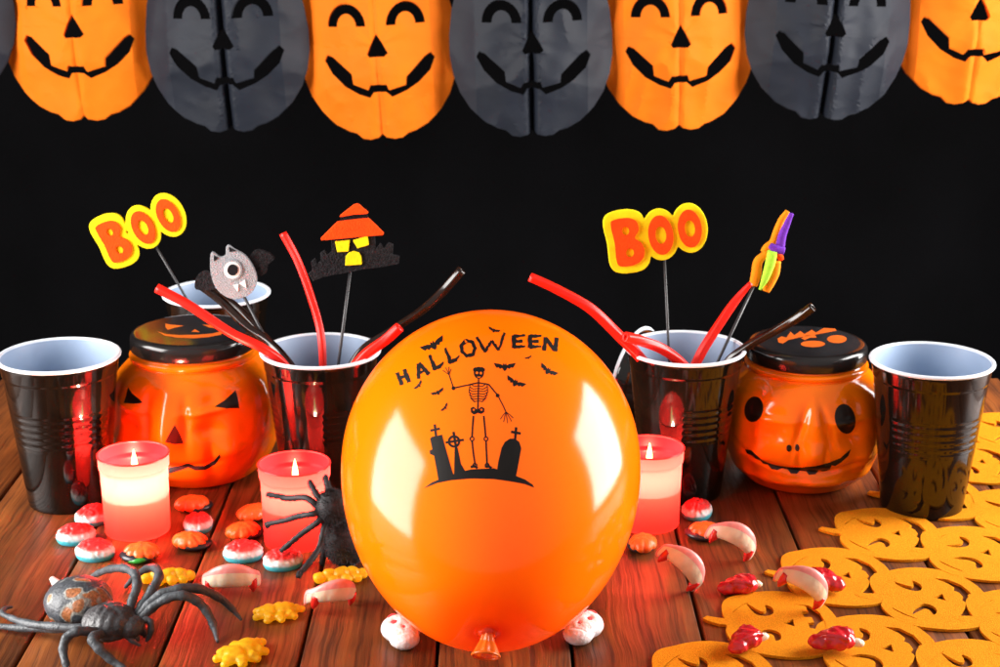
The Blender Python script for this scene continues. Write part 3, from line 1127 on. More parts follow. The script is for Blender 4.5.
def B_loops():
    outer = smooth2([(-1.0, 1.75), (0.1, 1.8), (0.75, 1.45), (0.85, 0.8), (0.5, 0.2), (0.95, -0.3), (1.05, -1.0), (0.7, -1.6), (0.0, -1.85), (-0.9, -1.75), (-1.1, -1.2), (-1.05, 0.0), (-1.15, 1.2)], 5)
    return [outer, circ(-0.12, 0.85, 0.26, 0.34, n=14), circ(-0.02, -0.85, 0.3, 0.36, n=14)]


def O_loops():
    return [circ(0, 0, 0.98, 1.6, n=36), circ(0, 0, 0.42, 0.72, n=24)]


def bev(ob, w, seg=2):
    m = ob.modifiers.new('bevel', 'BEVEL')
    m.width = w * S
    m.segments = seg
    m.limit_method = 'ANGLE'
    m.angle_limit = math.radians(50)
    return ob


def boo_pick(label, centers, tilt, sizes, y, stick_a, stick_b):
    base = at(*centers[1], y)
    t = thing('boo_pick', label, 'party pick', base, (0, 0, 0), 'foam party picks stuck in the cups')
    back = MB()
    letters = []
    for (cx, cy), k, ch in zip(centers, sizes, 'BOO'):
        c = at(cx, cy, y) - base
        mt = Matrix.Translation(c) @ face_cam(None, tilt) @ Matrix.Scale(k, 4)
        q = MB()
        if ch == 'B':
            out = smooth2([(-1.2, 2.3), (0.2, 2.4), (1.2, 1.9), (1.35, 0.8), (1.15, 0.2), (1.5, -0.7), (1.35, -1.8), (0.6, -2.4), (-0.9, -2.35), (-1.6, -1.7), (-1.6, 0.0), (-1.7, 1.6)], 5)
        else:
            out = circ(0, 0, 1.48, 2.1, n=40)
        plate(q, [out], -0.22, 0.12)
        q.xform(mt)
        back.add(q.v, q.f)
        q = MB()
        plate(q, B_loops() if ch == 'B' else O_loops(), 0.13, 0.30)
        q.xform(mt)
        letters.append(q)
    f = fuse(back, 0.055, 3)
    f.build('foam_backing', M['foam_yellow'], t)
    for q in letters:
        bev(q.build('letter', M['foam_red'], t, smooth=False), 0.07)
    stick(t, stick_a, stick_b, base)
    return t


boo_pick('yellow and red BOO pick tilted steeply in the cup behind the left jar', [(116, 240), (143.5, 227), (168.5, 215)], 22, [1.0, 0.94, 0.94], 141.5,
         at(152, 240, 142.1), at(214, 345, 142.5))
boo_pick('yellow and red BOO pick standing nearly upright in the cup right of the balloon', [(628.5, 241), (660.5, 234.5), (689.5, 228)], 9, [1.04, 0.98, 0.94], 127.5,
         at(664, 250, 128.0), at(672, 420, 126.5))

# haunted house pick
hy = 126.0
hb = at(351, 243, hy)
house = thing('haunted_house_pick', 'haunted house pick with an orange roof and yellow windows', 'party pick', hb, (0, 0, 0), 'foam party picks stuck in the cups')


def px_plate(name, pts_list, y, thick, m, parent, base, bevel=0.04, smooth_k=0):
    """flat foam piece at its own distance y, thickness toward the viewer"""
    q = MB()
    loops = []
    for pts in pts_list:
        w = [at(u, v, y) for u, v in pts]
        loops.append([(p.x - base.x, p.z - base.z) for p in w])
    plate(q, loops, 0, thick)
    q.mapv(lambda p: (p.x, (y - base.y) - p.z, p.y))
    ob = q.build(name, m, parent, smooth=False)
    if bevel:
        bev(ob, bevel)
    return ob


z6 = lambda p: Z(p, 2.9, 250, 190)
px_plate('castle_silhouette', [z6([(170, 240), (182, 232), (178, 205), (190, 196), (196, 212), (206, 202), (205, 180), (218, 172), (226, 184), (238, 176), (236, 140), (262, 120), (340, 112), (362, 130), (366, 168),
                                   (378, 152), (390, 165), (402, 150), (416, 156), (414, 185), (434, 190), (432, 212), (380, 222), (330, 228), (270, 240), (215, 250), (184, 262)])], hy, 0.3, M['foam_black'], house, hb)
px_plate('roof_top', [z6(smooth2([(310, 38), (330, 52), (343, 66), (300, 70), (260, 76), (285, 54)], 3))], hy - 0.3, 0.28, M['foam_red'], house, hb)
px_plate('roof', [z6([(254, 90), (300, 84), (344, 80), (368, 102), (389, 124), (386, 129), (330, 133), (260, 140), (208, 144), (206, 138), (232, 112)])], hy - 0.3, 0.28, M['foam_red'], house, hb)
px_plate('window_patch', [z6([(247, 148), (290, 144), (286, 177), (254, 179)])], hy - 0.3, 0.18, M['foam_yellow'], house, hb)
px_plate('window_patch', [z6([(299, 145), (341, 131), (345, 158), (312, 168)])], hy - 0.3, 0.18, M['foam_yellow'], house, hb)
px_plate('door_patch', [z6([(277, 218), (278, 192), (288, 180), (302, 176), (316, 180), (323, 192), (325, 215)])], hy - 0.3, 0.18, M['foam_yellow'], house, hb)
px_plate('roof_gap', [z6([(264, 78), (342, 70), (342, 79), (262, 87)])], hy - 0.02, 0.2, M['foam_black'], house, hb, bevel=0)
stick(house, at(352, 258, hy + 0.2), at(330, 430, yc2 - 0.5), hb, 0.12)

# bat pick
by = 127.5
bb = at(234, 271, by)
bat = thing('bat_pick', 'grey one-eyed bat pick leaning out of the cup beside the left jar', 'party pick', bb, (0, 0, 0), 'foam party picks stuck in the cups')
z5 = lambda p: Z(p, 4.762, 90, 180)
head = smooth2([(575, 400), (578, 350), (590, 340), (622, 362), (648, 352), (650, 318), (662, 306), (690, 326), (738, 352), (775, 400), (797, 460), (788, 510), (750, 548), (690, 563), (640, 545), (600, 505), (580, 450)], 3)
px_plate('bat_head', [z5(head)], by, 0.32, M['foam_grey'], bat, bb, 0.05)
px_plate('ear_patch', [z5([(590, 358), (612, 370), (590, 388)])], by - 0.32, 0.05, M['foam_black'], bat, bb, 0)
px_plate('ear_patch', [z5([(662, 318), (700, 338), (664, 342)])], by - 0.32, 0.05, M['foam_black'], bat, bb, 0)
eye = px_plate('eye', [z5(circ(678, 428, 40, 41))], by - 0.32, 0.12, M['foam_white'], bat, bb, 0.05)
px_plate('eye_ring', [z5(circ(678, 428, 48, 49)), z5(circ(678, 428, 41, 42))], by - 0.32, 0.1, M['foam_grey'], bat, bb, 0)
px_plate('pupil', [z5(circ(680, 428, 26, 27))], by - 0.44, 0.08, M['gloss_black'], eye, bb, 0.03)
px_plate('fang', [z5([(682, 500), (708, 494), (704, 530)])], by - 0.32, 0.1, M['foam_white'], bat, bb, 0)
px_plate('fang', [z5([(712, 492), (738, 474), (746, 514)])], by - 0.32, 0.1, M['foam_white'], bat, bb, 0)
px_plate('wing', [z5(smooth2([(604, 470), (560, 430), (520, 445), (503, 480), (506, 515), (545, 520), (590, 518)], 3))], by + 0.36, 0.3, M['foam_black'], bat, bb)
px_plate('wing', [z5(smooth2([(760, 380), (790, 330), (850, 340), (880, 372), (850, 400), (840, 440), (800, 450)], 3))], by + 0.36, 0.3, M['foam_black'], bat, bb)
stick(bat, at(238, 285, by + 0.15), at(300, 405, yc2), bb, 0.12)

# broom pick
ry = 128.0
z4 = lambda p: Z(p, 3.92, 720, 200)
rb = at(768, 255, ry)
broom = thing('broom_pick', 'little foam broom pick in orange, purple and green', 'party pick', rb, (0, 0, 0), 'foam party picks stuck in the cups')


def foam_bar(name, pts, r, m, dy=0.0, flat=0.8):
    q = MB()
    P = spline([at(*z4([p])[0], ry + dy) - rb for p in pts], 6)
    tube(q, P, [w_ * 0.86 for w_ in r], n=14, flat=flat, up=(0, 1, 0))
    return q.build(name, m, broom)


foam_bar('broom_handle', [(266, 44), (240, 80), (220, 130), (208, 165), (184, 186), (172, 205)], [0.24, 0.30, 0.34, 0.36, 0.38, 0.36], M['foam_orange'], 0.2)
foam_bar('purple_wrap', [(281, 52), (262, 95), (244, 140), (236, 182)], [0.20, 0.30, 0.38, 0.42], M['foam_purple'], -0.25)
foam_bar('purple_knot', [(196, 178), (220, 192), (252, 200)], [0.26, 0.42, 0.34], M['foam_purple'], -0.45)
foam_bar('bristle', [(186, 205), (150, 240), (142, 290), (130, 335)], [0.3, 0.44, 0.48, 0.40], M['foam_orange'], 0.0)
foam_bar('bristle', [(206, 200), (196, 250), (176, 310), (156, 352)], [0.46, 0.46, 0.34, 0.12], M['foam_green'], -0.5)
foam_bar('bristle', [(222, 240), (214, 285), (196, 325), (180, 358)], [0.40, 0.46, 0.44, 0.34], M['foam_orange'], -0.1)
foam_bar('bristle', [(218, 205), (238, 226), (246, 234)], [0.28, 0.30, 0.14], M['foam_red'], 0.1)
stick(broom, at(*z4([(140, 320)])[0], ry + 0.1), at(690, 420, yc3), rb, 0.12)

# ------------------------------------------------------------------ felt runner of joined pumpkins
runner = thing('felt_runner', 'orange felt table runner of joined cut-out jack-o-lanterns', 'table runner', (23.75, 109.05, 0))


def felt_loops(kind):
    out = [(-4.05, -.45), (-4.2, 1.5), (-4.0, 3.0), (-3.4, 3.9), (-2.4, 4.35), (-1.0, 4.85), (0.6, 4.95), (2.2, 4.4), (3.4, 3.3), (4.05, 1.8), (4.25, 0.4),
           (4.2, -1.2), (3.8, -2.8), (2.9, -4.1), (1.6, -4.8), (0.0, -5.0), (-1.4, -4.75), (-2.7, -4.3), (-3.6, -3.5), (-4.1, -2.4), (-4.25, -1.2)]
    out = smooth2(out, 4)
    body = out
    st = [(-4.12, -0.35), (-4.6, -0.3), (-5.3, 0.1), (-5.75, 0.55), (-5.4, 0.95), (-4.9, 0.75), (-4.12, 0.55)]
    # splice the stem in at the left edge
    body = [p for p in body if not (p[0] < -3.9 and -0.45 < p[1] < 0.65)]
    k = max(range(len(body)), key=lambda i: -((body[i][0] + 4.1) ** 2 + (body[i][1] + 0.5) ** 2))
    # outline runs from y=-.45 upward; put the stem at the right break
    best, bi = 9, 0
    for i in range(len(body)):
        a, b = body[i], body[(i + 1) % len(body)]
        if a[0] < -3.5 and b[0] < -3.5 and min(a[1], b[1]) < 0.1 < max(a[1], b[1]):
            bi = i
    a, b = body[bi], body[(bi + 1) % len(body)]
    stem = st if a[1] < b[1] else st[::-1]
    body = body[:bi + 1] + stem + body[bi + 1:]
    holes = []
    ex = [(-1.3, 1.9), (-1.3, -1.9)]
    for cx, cy in ex:
        s = 1 if cy > 0 else -1
        if kind == 0:
            sh = [(-1.05, -0.75), (-.2, -1.05), (.7, -0.75), (1.05, 0.0), (0.95, 0.7), (0.5, 1.0), (0.45, 0.55), (0.55, 0.05), (0.2, -0.4), (-.5, -0.6)]
        elif kind == 1:
            sh = [(-1.0, 0.75), (-.5, -.3), (.4, -0.9), (.95, -0.5), (1.0, 0.3), (.6, 0.85), (.5, 0.2), (0.2, -0.1), (-.4, 0.3)]
        else:
            sh = [(-.9, 1.0), (-.5, -0.5), (.2, -0.9), (.9, -0.5), (.95, 0.4), (.5, 0.8), (.45, 0.0), (.1, -.25), (-.35, .3)]
        holes.append(smooth2([(cx + p_[0], cy + p_[1] * s) for p_ in sh], 3))
    holes.append([(0.1, 0.0), (0.9, -0.55), (0.95, 0.55)])
    if kind == 2:
        holes.append([(1.4, 2.9), (2.2, 2.6), (2.3, 1.8), (1.8, 1.7), (1.85, .9), (2.4, .9), (2.45, 0.1), (1.95, 0.0), (2.0, -.8), (2.45, -.9), (2.3, -1.8), (1.8, -1.9), (1.4, -2.9), (2.5, -2.7), (3.1, -1.6), (3.3, 0), (3.1, 1.6), (2.5, 2.7)])
    else:
        holes.append([(1.1, 3.1), (1.9, 2.2), (2.2, 1.5), (1.9, 1.1), (2.3, .7), (2.4, 0.0), (2.1, -.4), (2.3, -1.0), (2.0, -1.7), (1.5, -2.4), (1.1, -3.0), (2.1, -3.0), (2.9, -1.9), (3.2, -0.6), (2.8, -.3), (2.85, .3), (3.2, 0.5), (2.9, 1.9), (2.1, 2.9)])
    # score-lines cut near the top that show the pumpkin's ribs
    holes.append(smooth2([(-3.4, 1.4), (-2.7, 2.4), (-1.9, 3.2), (-2.6, 2.65), (-3.3, 1.8)], 3))
    holes.append(smooth2([(-3.5, -1.6), (-2.9, -2.5), (-2.1, -3.4), (-2.75, -2.9), (-3.4, -2.0)], 3))
    return [body] + holes


felt_mesh = []
for kd in range(3):
    q = MB()
    plate(q, [[(x * 0.89, y * 0.98) for x, y in lp] for lp in felt_loops(kd)], 0.02, 0.22, maxlen=1.2)
    q.mapv(lambda p: p + Vector((0, 0, 0.02 * noise.noise(p * 0.7 + Vector((kd, 0, 0))) if p.z > 0.1 else 0)))
    felt_mesh.append(q)
a_, b_ = Vector((5.7, -3.6, 0)), Vector((-5.2, -7.5, 0))
proto = {}
for i, j, kd in [(0, 0, 0), (1, 0, 1), (0, 1, 2), (1, 1, 0), (0, -1, 1), (1, -1, 0), (0, -2, 2), (1, -2, 1), (2, 0, 0), (2, 1, 2), (0, 2, 1), (0, -3, 0), (0, -4, 1), (1, -4, 0), (1, 2, 0), (1, -3, 2), (2, -1, 1)]:
    loc = a_ * i + b_ * j + Vector((0, 0, 0.006 * ((i * 2 + j * 3) % 5)))
    if kd not in proto:
        o = felt_mesh[kd].build('felt_pumpkin', M['felt'], runner, smooth=False, loc=loc)
        bev(o, 0.025)
        proto[kd] = o
    else:
        o = proto[kd].copy()
        COL.objects.link(o)
        o.parent = runner
        o.location = loc * S
    o.rotation_euler = (0, 0, random.uniform(-0.05, 0.05))


# ------------------------------------------------------------------ gummies
def brain_fold(v):
    if v.z < -0.2:
        return 1.0
    a = math.atan2(v.y, v.x)
    s = 0.0
    w = noise.noise(Vector((v.x * 2.2, v.y * 2.2, v.z * 2.0))) * 2.6
    s += 0.035 * math.sin(9 * v.x + w * 2.4 + 3 * v.y * (1 if v.y > 0 else -1))
    s += 0.022 * math.sin(14 * v.y + w * 3)
    if v.z > 0.1:
        s -= 0.11 * math.exp(-(v.y / 0.09) ** 2)
    return 1 + s * max(0.0, min(1.0, (v.z + 0.15) * 2.0))


def split_z(mb, zc):
    lo, hi = MB(), MB()
    lo.v, hi.v = list(mb.v), list(mb.v)
    for f in mb.f:
        z = sum(mb.v[i].z for i in f) / len(f)
        tgt = hi if z > zc else lo
        tgt.f.append(f)
        tgt.mi.append(0)
    for m in (lo, hi):
        used = sorted({i for f in m.f for i in f})
        mp = {o: n for n, o in enumerate(used)}
        m.v = [m.v[i] for i in used]
        m.f = [tuple(mp[i] for i in f) for f in m.f]
    return lo, hi


def px_root(u, v, dz=0.0):
    g = G(u, v, 0.55)
    return Vector((g.x, g.y, dz))


q = MB()
ellipsoid(q, (0, 0, 0.42), (1.45, 1.18, 0.92), nu=96, nv=56, fn=brain_fold)
q.mapv(lambda p: (p.x, p.y, max(p.z, 0.0 + 0.01 * abs(p.x))) if p.z < 0 else p)
lo, hi = split_z(q, 0.5)
brain = thing('brain_gummy', 'brain', 'gummy', px_root(76, 534), (0, 0, 0.2), 'red and blue brain gummies scattered round the candles')
lo.build('gummy_base', M['brain'], brain)
hi.build('brain_folds', M['brain'], brain)
brain['label'] = 'red and blue brain gummy farthest left, in front of the empty cup'
dup(brain, 'red and blue brain gummy tucked behind the left edge of the glowing pink candle', px_root(93, 515), (0, 0, 0.9))
dup(brain, 'red and blue brain gummy before the pink candle, above the rubber spider', px_root(95, 550), (0, 0, -0.15))
dup(brain, 'small red and white brain gummy wedged between two orange pumpkin gummies', px_root(198, 522), (0, 0, 1.7), 0.92)
dup(brain, 'red and blue brain gummy left of the red candle, in front of two pumpkin gummies', px_root(243, 551), (0, 0, 0.1))
dup(brain, 'red and blue brain gummy under the legs of the fuzzy black spider', px_root(283, 559), (0, 0, 0.35))
dup(brain, 'red and blue brain gummy right of the balloon at the foot of the cup', px_root(697, 509), (0, 0, 1.25), 0.97)


def rib_fold(v):
    a = math.atan2(v.y, v.x)
    return 1 - 0.10 * (0.5 + 0.5 * math.cos(9 * a)) ** 3 * max(0, min(1, 1.2 - abs(v.z)))


q = MB()
ellipsoid(q, (0, 0, 0.58), (1.36, 1.1, 0.62), nu=108, nv=36, fn=rib_fold)
for p in q.v:
    p.z += 0.06 * noise.noise(p * 2.4)
pg = thing('pumpkin_gummy', 'x', 'gummy', px_root(192, 504), (0, 0, 0.2), 'orange and black pumpkin gummies scattered round the candles')
q.build('pumpkin_top', M['gum_orange'], pg)
o = MB()
ellipsoid(o, (0.22, 0.12, 0.38), (1.40, 1.16, 0.42), nu=48, nv=20)
o.mapv(lambda p: (p.x, p.y, max(p.z, 0.0)))
o.build('gummy_base', M['gum_black'], pg)
pg['label'] = 'orange and black pumpkin gummy farthest back beside the left jar'
dup(pg, 'orange and black pumpkin gummy in front of a brain gummy, right of the pink candle', px_root(190, 541), (0.0, 0, -0.2))
pgl = dup(pg, 'orange pumpkin gummy with a green leaf at the foot of the pink candle', px_root(142, 552), (0, 0, 2.9))
o = MB()
ellipsoid(o, (-0.15, 0.98, 0.34), (0.62, 0.34, 0.24), rot=(0, 0.1, 0.2), nu=24, nv=12)
ellipsoid(o, (0.35, 1.02, 0.30), (0.42, 0.26, 0.2), rot=(0, 0.1, -0.4), nu=24, nv=12)
fuse(o, 0.05, 2).build('gummy_leaf', M['gum_green'], pgl)
dup(pg, 'orange and black pumpkin gummy at the left edge of the red candle', px_root(253, 513), (0, 0, 0.8))
dup(pg, 'orange and black pumpkin gummy left of the red candle behind a brain gummy', px_root(243, 531), (0, 0, 0.5))
dup(pg, 'dark orange pumpkin gummy under the right edge of the balloon', px_root(643, 543), (0, 0, 1.3), 0.95)
dup(pg, 'orange and black pumpkin gummy beside the upper fangs, right of the balloon', px_root(706, 531), (0, 0, 2.6), 0.98)

# yellow gummies: spider-shaped sweets
random.seed(8)


def yellow(label, u, v, rot, kind, sc_=1.0):
    o = MB()
    if kind == 0:
        ellipsoid(o, (0.45, 0, 0.45), (0.85, 0.75, 0.48), nu=24, nv=14)
        ellipsoid(o, (-0.45, 0, 0.42), (0.8, 0.7, 0.42), nu=24, nv=14)
        for x, y in [(1.0, 0.75), (0.3, 0.95), (-0.55, 0.95), (-1.2, 0.55), (0.95, -0.8), (0.1, -1.05), (-0.75, -0.9), (1.55, 0.1), (-1.35, -0.25)]:
            ellipsoid(o, (x * 0.8, y * 0.8, 0.36), (0.42, 0.38, 0.32), nu=14, nv=10)
            ellipsoid(o, (x * 1.08, y * 1.08, 0.28), (0.30, 0.28, 0.24), nu=14, nv=10)
    else:
        for x, y, z, r in [(-1.5, 0, .4, .42), (-0.8, 0.12, .5, .5), (0, -0.05, .55, .55), (0.8, 0.1, .5, .5), (1.5, 0.05, .4, .4), (-0.6, 0.65, .4, .35), (0.25, 0.7, .42, .38), (1.0, .7, .35, .32),
                           (-0.6, -0.6, .38, .35), (0.3, -0.65, .4, .36), (1.05, -.55, .35, .32), (-1.6, .45, .35, .28)]:
            ellipsoid(o, (x, y, z), (r * 1.1, r, r * .95), nu=18, nv=12)
    f = fuse(o, 0.06, 4, disp=lambda p: 0.05 * noise.noise(p * 3.0))
    f.mapv(lambda p: (p.x, p.y, max(p.z, 0.0)))
    ob = f.build('yellow_gummy', M['gum_yellow'], loc=px_root(u, v))
    ob.rotation_euler = (0, 0, rot)
    ob.scale = (sc_,) * 3
    tag(ob, label, 'gummy', 'translucent yellow gummies on the table')


yellow('yellow gummy behind the raised legs of the rubber spider', 168, 575, 0.15, 1, 0.98)
yellow('star-legged yellow gummy between two fangs gummies', 277, 609, 0.3, 0, 0.98)
yellow('yellow gummy nearest the viewer at the bottom edge of the table', 241, 650, 0.9, 0, 1.12)
yellow('long yellow gummy touching the balloon below the fuzzy spider', 341, 574, 0.25, 1, 1.0)

# fangs
R0 = 1.75


def arcp(th, r=R0, z=0.0):
    return Vector((r * math.sin(th), -r * math.cos(th) + R0, z))


fg = thing('fangs_gummy', 'x', 'gummy', (0, 0, 0), (0, 0, 0), 'pink and white vampire fangs gummies')
ths = [-1.3 + 2.6 * i / 48 for i in range(49)]


def arch(t):
    return 1.2 * (math.cos(t * 1.05) - 0.45)


o = MB()
vs, fs = [], []
NQ = 20
for t in ths:
    taper = max(0.5, math.cos(t * 1.12)) ** 0.5
    for q_ in range(NQ):
        a = 2 * math.pi * q_ / NQ
        ca_, sa_ = math.cos(a), math.sin(a)
        rr = 0.36 * taper * math.copysign(abs(ca_) ** 0.8, ca_)
        zz = 0.80 * taper * math.copysign(abs(sa_) ** 0.8, sa_)
        if ca_ > 0 and zz < 0.25 and abs(t) < 1.05:                  # shallow tooth relief on the outer face
            rr += 0.05 * abs(math.sin(t * 4.6 * math.pi / 2.0)) ** 0.6 * ca_
        vs.append(arcp(t, R0 + rr, 0.75 + zz + arch(t)))
for k in range(len(ths) - 1):
    for i in range(NQ):
        j = (i + 1) % NQ
        fs.append((k * NQ + i, k * NQ + j, (k + 1) * NQ + j, (k + 1) * NQ + i))
fs += [tuple(range(NQ)), tuple(range(len(vs) - 1, len(vs) - NQ - 1, -1))]
o.add(vs, fs)
hi, lo = MB(), MB()
for tgt in (hi, lo):
    tgt.v = list(o.v)
for idx, f in enumerate(o.f):
    k = idx // NQ
    q_ = idx % NQ
    top = idx >= (len(ths) - 1) * NQ or 1 <= q_ <= 8 or (abs(k - 24) > 22)
    (hi if top else lo).f.append(f)
    (hi if top else lo).mi.append(0)
hi.build('gum_ridge', M['gum_pink'], fg)
lo.build('teeth', M['gum_cream'], fg)
for s in (-1, 1):
    o = MB()
    z_ = arch(0.86)
    P = [arcp(s * 0.84, R0 + 0.05, 0.62 + z_), arcp(s * 0.86, R0 + 0.08, 0.2 + z_), arcp(s * 0.9, R0 + 0.06, -0.1 + z_), arcp(s * 0.92, R0 + 0.0, -0.38 + z_)]
    tube(o, spline(P, 4), [0.34, 0.31, 0.22, 0.07], n=14)
    o.build('fang', M['gum_red'], fg)
def ground(root, z0):
    mt = Matrix.Translation(root.location) @ root.rotation_euler.to_matrix().to_4x4() @ Matrix.Diagonal((*root.scale, 1))
    lo = min((mt @ v.co).z for c in root.children for v in c.data.vertices)
    root.location.z += z0 * S - lo


fg.location = px_root(231, 590, 0.22) * S
fg.rotation_euler = (math.radians(2), 0, 0.12)
fg['label'] = 'pink fangs gummy with a row of white teeth beside the rubber spider legs'
fg.scale = (1.05,) * 3
ground(fg, 0)
f2 = dup(fg, 'pink fangs gummy with two red fangs, nearest the left of the balloon', px_root(336, 606), (math.radians(4), math.radians(8), 0.55), 0.98)
# three tipped over so the arch stands up
f3 = dup(fg, 'fangs gummy standing as an arch alone on bare wood right of the balloon', px_root(674, 590), (math.radians(-14), math.radians(44), -0.25), 1.0)
f4 = dup(fg, 'fangs gummy standing as an arch just behind a red heart gummy on the wood', px_root(729, 560), (math.radians(-14), math.radians(28), -0.1), 1.0)
f5 = dup(fg, 'fangs gummy standing as an arch on the orange felt runner', px_root(798, 612), (math.radians(-14), math.radians(32), -0.15), 1.0)
for f_, z_ in ((f2, 0), (f3, 0), (f4, 0), (f5, 0.28)):
    ground(f_, z_)

# heart gummies
random.seed(21)


def heart(label, u, v, rot, sc_=1.0, z=0.0, stubs=((1.45, 0.35, 0.5), (0.55, 0.95, 0.75))):
    t = thing('heart_gummy', label, 'gummy', px_root(u, v, z), (0, 0, rot), 'dark red heart gummies with white ends')
    t.scale = (sc_ * 1.12,) * 3
    o = MB()
    ellipsoid(o, (0.25, 0, 0.62), (1.1, 0.85, 0.62), nu=32, nv=20)
    ellipsoid(o, (-0.75, -0.15, 0.48), (0.7, 0.6, 0.45), nu=24, nv=16)
    ellipsoid(o, (0.75, 0.3, 0.75), (0.55, 0.5, 0.5), nu=24, nv=16)
    ellipsoid(o, (0.3, -0.35, 0.8), (0.6, 0.4, 0.42), nu=24, nv=16)
    for a in range(5):
        ph = a * 0.75 - 1.3
        tube(o, spline([(-1.15, -0.1, 0.62), (-0.3 + 0.1 * a, 0.45 * math.sin(ph), 1.08), (0.9, 0.75 * math.sin(ph), 0.95)], 5), 0.15, n=8)
    f = fuse(o, 0.06, 3, disp=lambda p: 0.07 * noise.noise(p * 2.6) + 0.02 * math.sin(p.x * 9 + p.y * 6))
    f.mapv(lambda p: (p.x, p.y, max(p.z, 0.0)))
    f.build('heart_body', M['gum_dark_red'], t)
    for s in stubs:
        o = MB()
        e = Vector(s)
        a = e * 0.55
        a.z = 0.55
        tube(o, spline([a, e, e * 1.12 + Vector((0, 0, 0.05))], 4), [0.26, 0.27, 0.24, 0.14], n=16)
        o.build('white_end', M['gum_cream'], t)


heart('dark red heart gummy on bare wood in front of a fangs arch', 738, 586, 0.05, 0.92)
heart('dark red heart gummy with one white end pointing left on the felt', 822, 587, 2.75, 0.98, 0.36, ((1.5, -0.45, 0.5),))
heart('dark red heart gummy with two white ends up, left of the bottom felt pumpkins', 744, 646, 0.75, 0.92, 0.36, ((1.0, 0.75, 0.6), (1.25, -0.6, 0.65)))
heart('dark red heart gummy lying across two felt pumpkins at the bottom edge', 832, 646, -0.1, 0.98, 0.36, ((1.55, -0.1, 0.5), (0.8, 0.85, 0.7)))


# skull gummies
def skull(label, u, v, rot):
    t = thing('skull_gummy', label, 'gummy', px_root(u, v), (0, 0, rot), 'white skull gummies under the balloon')
    o = MB()
    ellipsoid(o, (0, 0.35, 0.78), (1.32, 1.30, 0.86), nu=40, nv=24)
    ellipsoid(o, (0, -0.75, 0.62), (1.0, 1.05, 0.66), nu=32, nv=18)
    ellipsoid(o, (0, -0.2, 0.8), (1.1, 1.0, 0.72), nu=32, nv=18)

    def dp(p):
        d = 0.02 * noise.noise(p * 4)
        for sx in (-1, 1):
            d -= 0.20 * math.exp(-((p.x - sx * 0.5) / 0.28) ** 2 - ((p.y - 0.12) / 0.26) ** 2) * (1 if p.z > 0.7 else 0)
        d -= 0.10 * math.exp(-(p.x / 0.16) ** 2 - ((p.y + 0.62) / 0.2) ** 2) * (1 if p.z > 0.7 else 0)
        d -= 0.06 * math.exp(-(p.x / 0.6) ** 2 - ((p.y + 1.15) / 0.07) ** 2) * (1 if p.z > 0.6 else 0)
        return d
    f = fuse(o, 0.06, 14, disp=dp)
    f.mapv(lambda p: (p.x, p.y, max(p.z, 0.0)))
    body = f.build('skull_body', M['gum_white'], t)
    bv = BVHTree.FromPolygons(f.v, f.f)

    def stain(name, pts, r):
        P = []
        for x, y in pts:
            h = bv.ray_cast(Vector((x, y, 6)), Vector((0, 0, -1)))[0]
            if h:
                P.append(h + Vector((0, 0, 0.015)))
        o = MB()
        tube(o, spline(P, 5), r, n=10, flat=0.35)
        o.build(name, M['gum_stain'], t)
    stain('eye_stain', [(-0.68, 0.05), (-0.5, 0.12), (-0.33, 0.05)], [0.14, 0.30, 0.14])
    stain('eye_stain', [(0.35, 0.05), (0.52, 0.12), (0.68, 0.05)], [0.14, 0.30, 0.14])
    stain('nose_stain', [(0, -0.5), (0, -0.68)], [0.06, 0.12])
    stain('crack_stain', [(-0.75, 0.8), (-0.45, 1.0), (-0.25, 0.85)], [0.08, 0.17, 0.08])
    stain('crack_stain', [(0.15, 0.95), (0.4, 1.1), (0.7, 0.9)], [0.08, 0.17, 0.08])
    stain('crack_stain', [(0.0, 0.45), (0.06, 0.7), (-0.1, 0.9)], [0.03, 0.07, 0.03])


skull('white skull gummy with pink cracks under the left of the balloon', 402, 634, 0.25)
skull('white skull gummy with pink cracks under the right of the balloon', 582, 630, -0.35)

# ------------------------------------------------------------------ rubber spider
z2 = lambda x, y: (x / 3.565, y / 3.565 + 480)


def pz(x, y, z):
    return G(*z2(x, y), z)


sb = G(*z2(390, 540), 0)
sp = thing('rubber_spider', 'big grey rubber spider with an orange and white patterned back', 'toy spider', sb)


def sloc(x, y, z):
    return pz(x, y, z) - sb


th_c = sloc(388, 505, 1.5)
ab_c = sloc(278, 432, 1.8)
hd_c = sloc(465, 525, 1.35)
ax = (ab_c - th_c).normalized()
rz = math.atan2(ax.y, ax.x)
o = MB()
ellipsoid(o, (0, 0, 0), (2.5, 2.15, 1.62), rot=(0, 0.12, rz), nu=64, nv=36,
          fn=lambda v: 1 - 0.10 * max(0, v.x) ** 2 + 0.015 * math.sin(14 * v.x))
abd = o.build('abdomen', M['abdomen'], sp, loc=ab_c)
o = MB()
tip = ax * 2.35 + Vector((0, 0, 0.25))
tube(o, spline([tip * 0.9, tip * 1.12, tip * 1.3 + Vector((0, 0, 0.1))], 4), [0.36, 0.3, 0.18], n=14)
o.build('spinneret', M['rubber_pale'], abd)
o = MB()
ellipsoid(o, th_c, (1.85, 1.7, 1.2), rot=(0, 0.1, rz), nu=64, nv=36, fn=lambda v: 1 + 0.022 * math.sin(20 * v.x + 8 * abs(v.y)) - 0.06 * math.exp(-(v.y / 0.12) ** 2) * max(0, v.z))
o.build('thorax', M['rubber_dark'], sp)
o = MB()
ellipsoid(o, hd_c + Vector((0, 0, 0.05)), (0.85, 0.95, 0.72), rot=(0, 0, rz), nu=40, nv=24)
for px, py in [(440, 520), (490, 512)]:
    ellipsoid(o, sloc(px, py, 1.55), (0.42, 0.42, 0.4), nu=20, nv=12)
hd = fuse(o, 0.06, 2, disp=lambda p: 0.03 * noise.noise(p * 4)).build('head', M['rubber_dark'], sp)
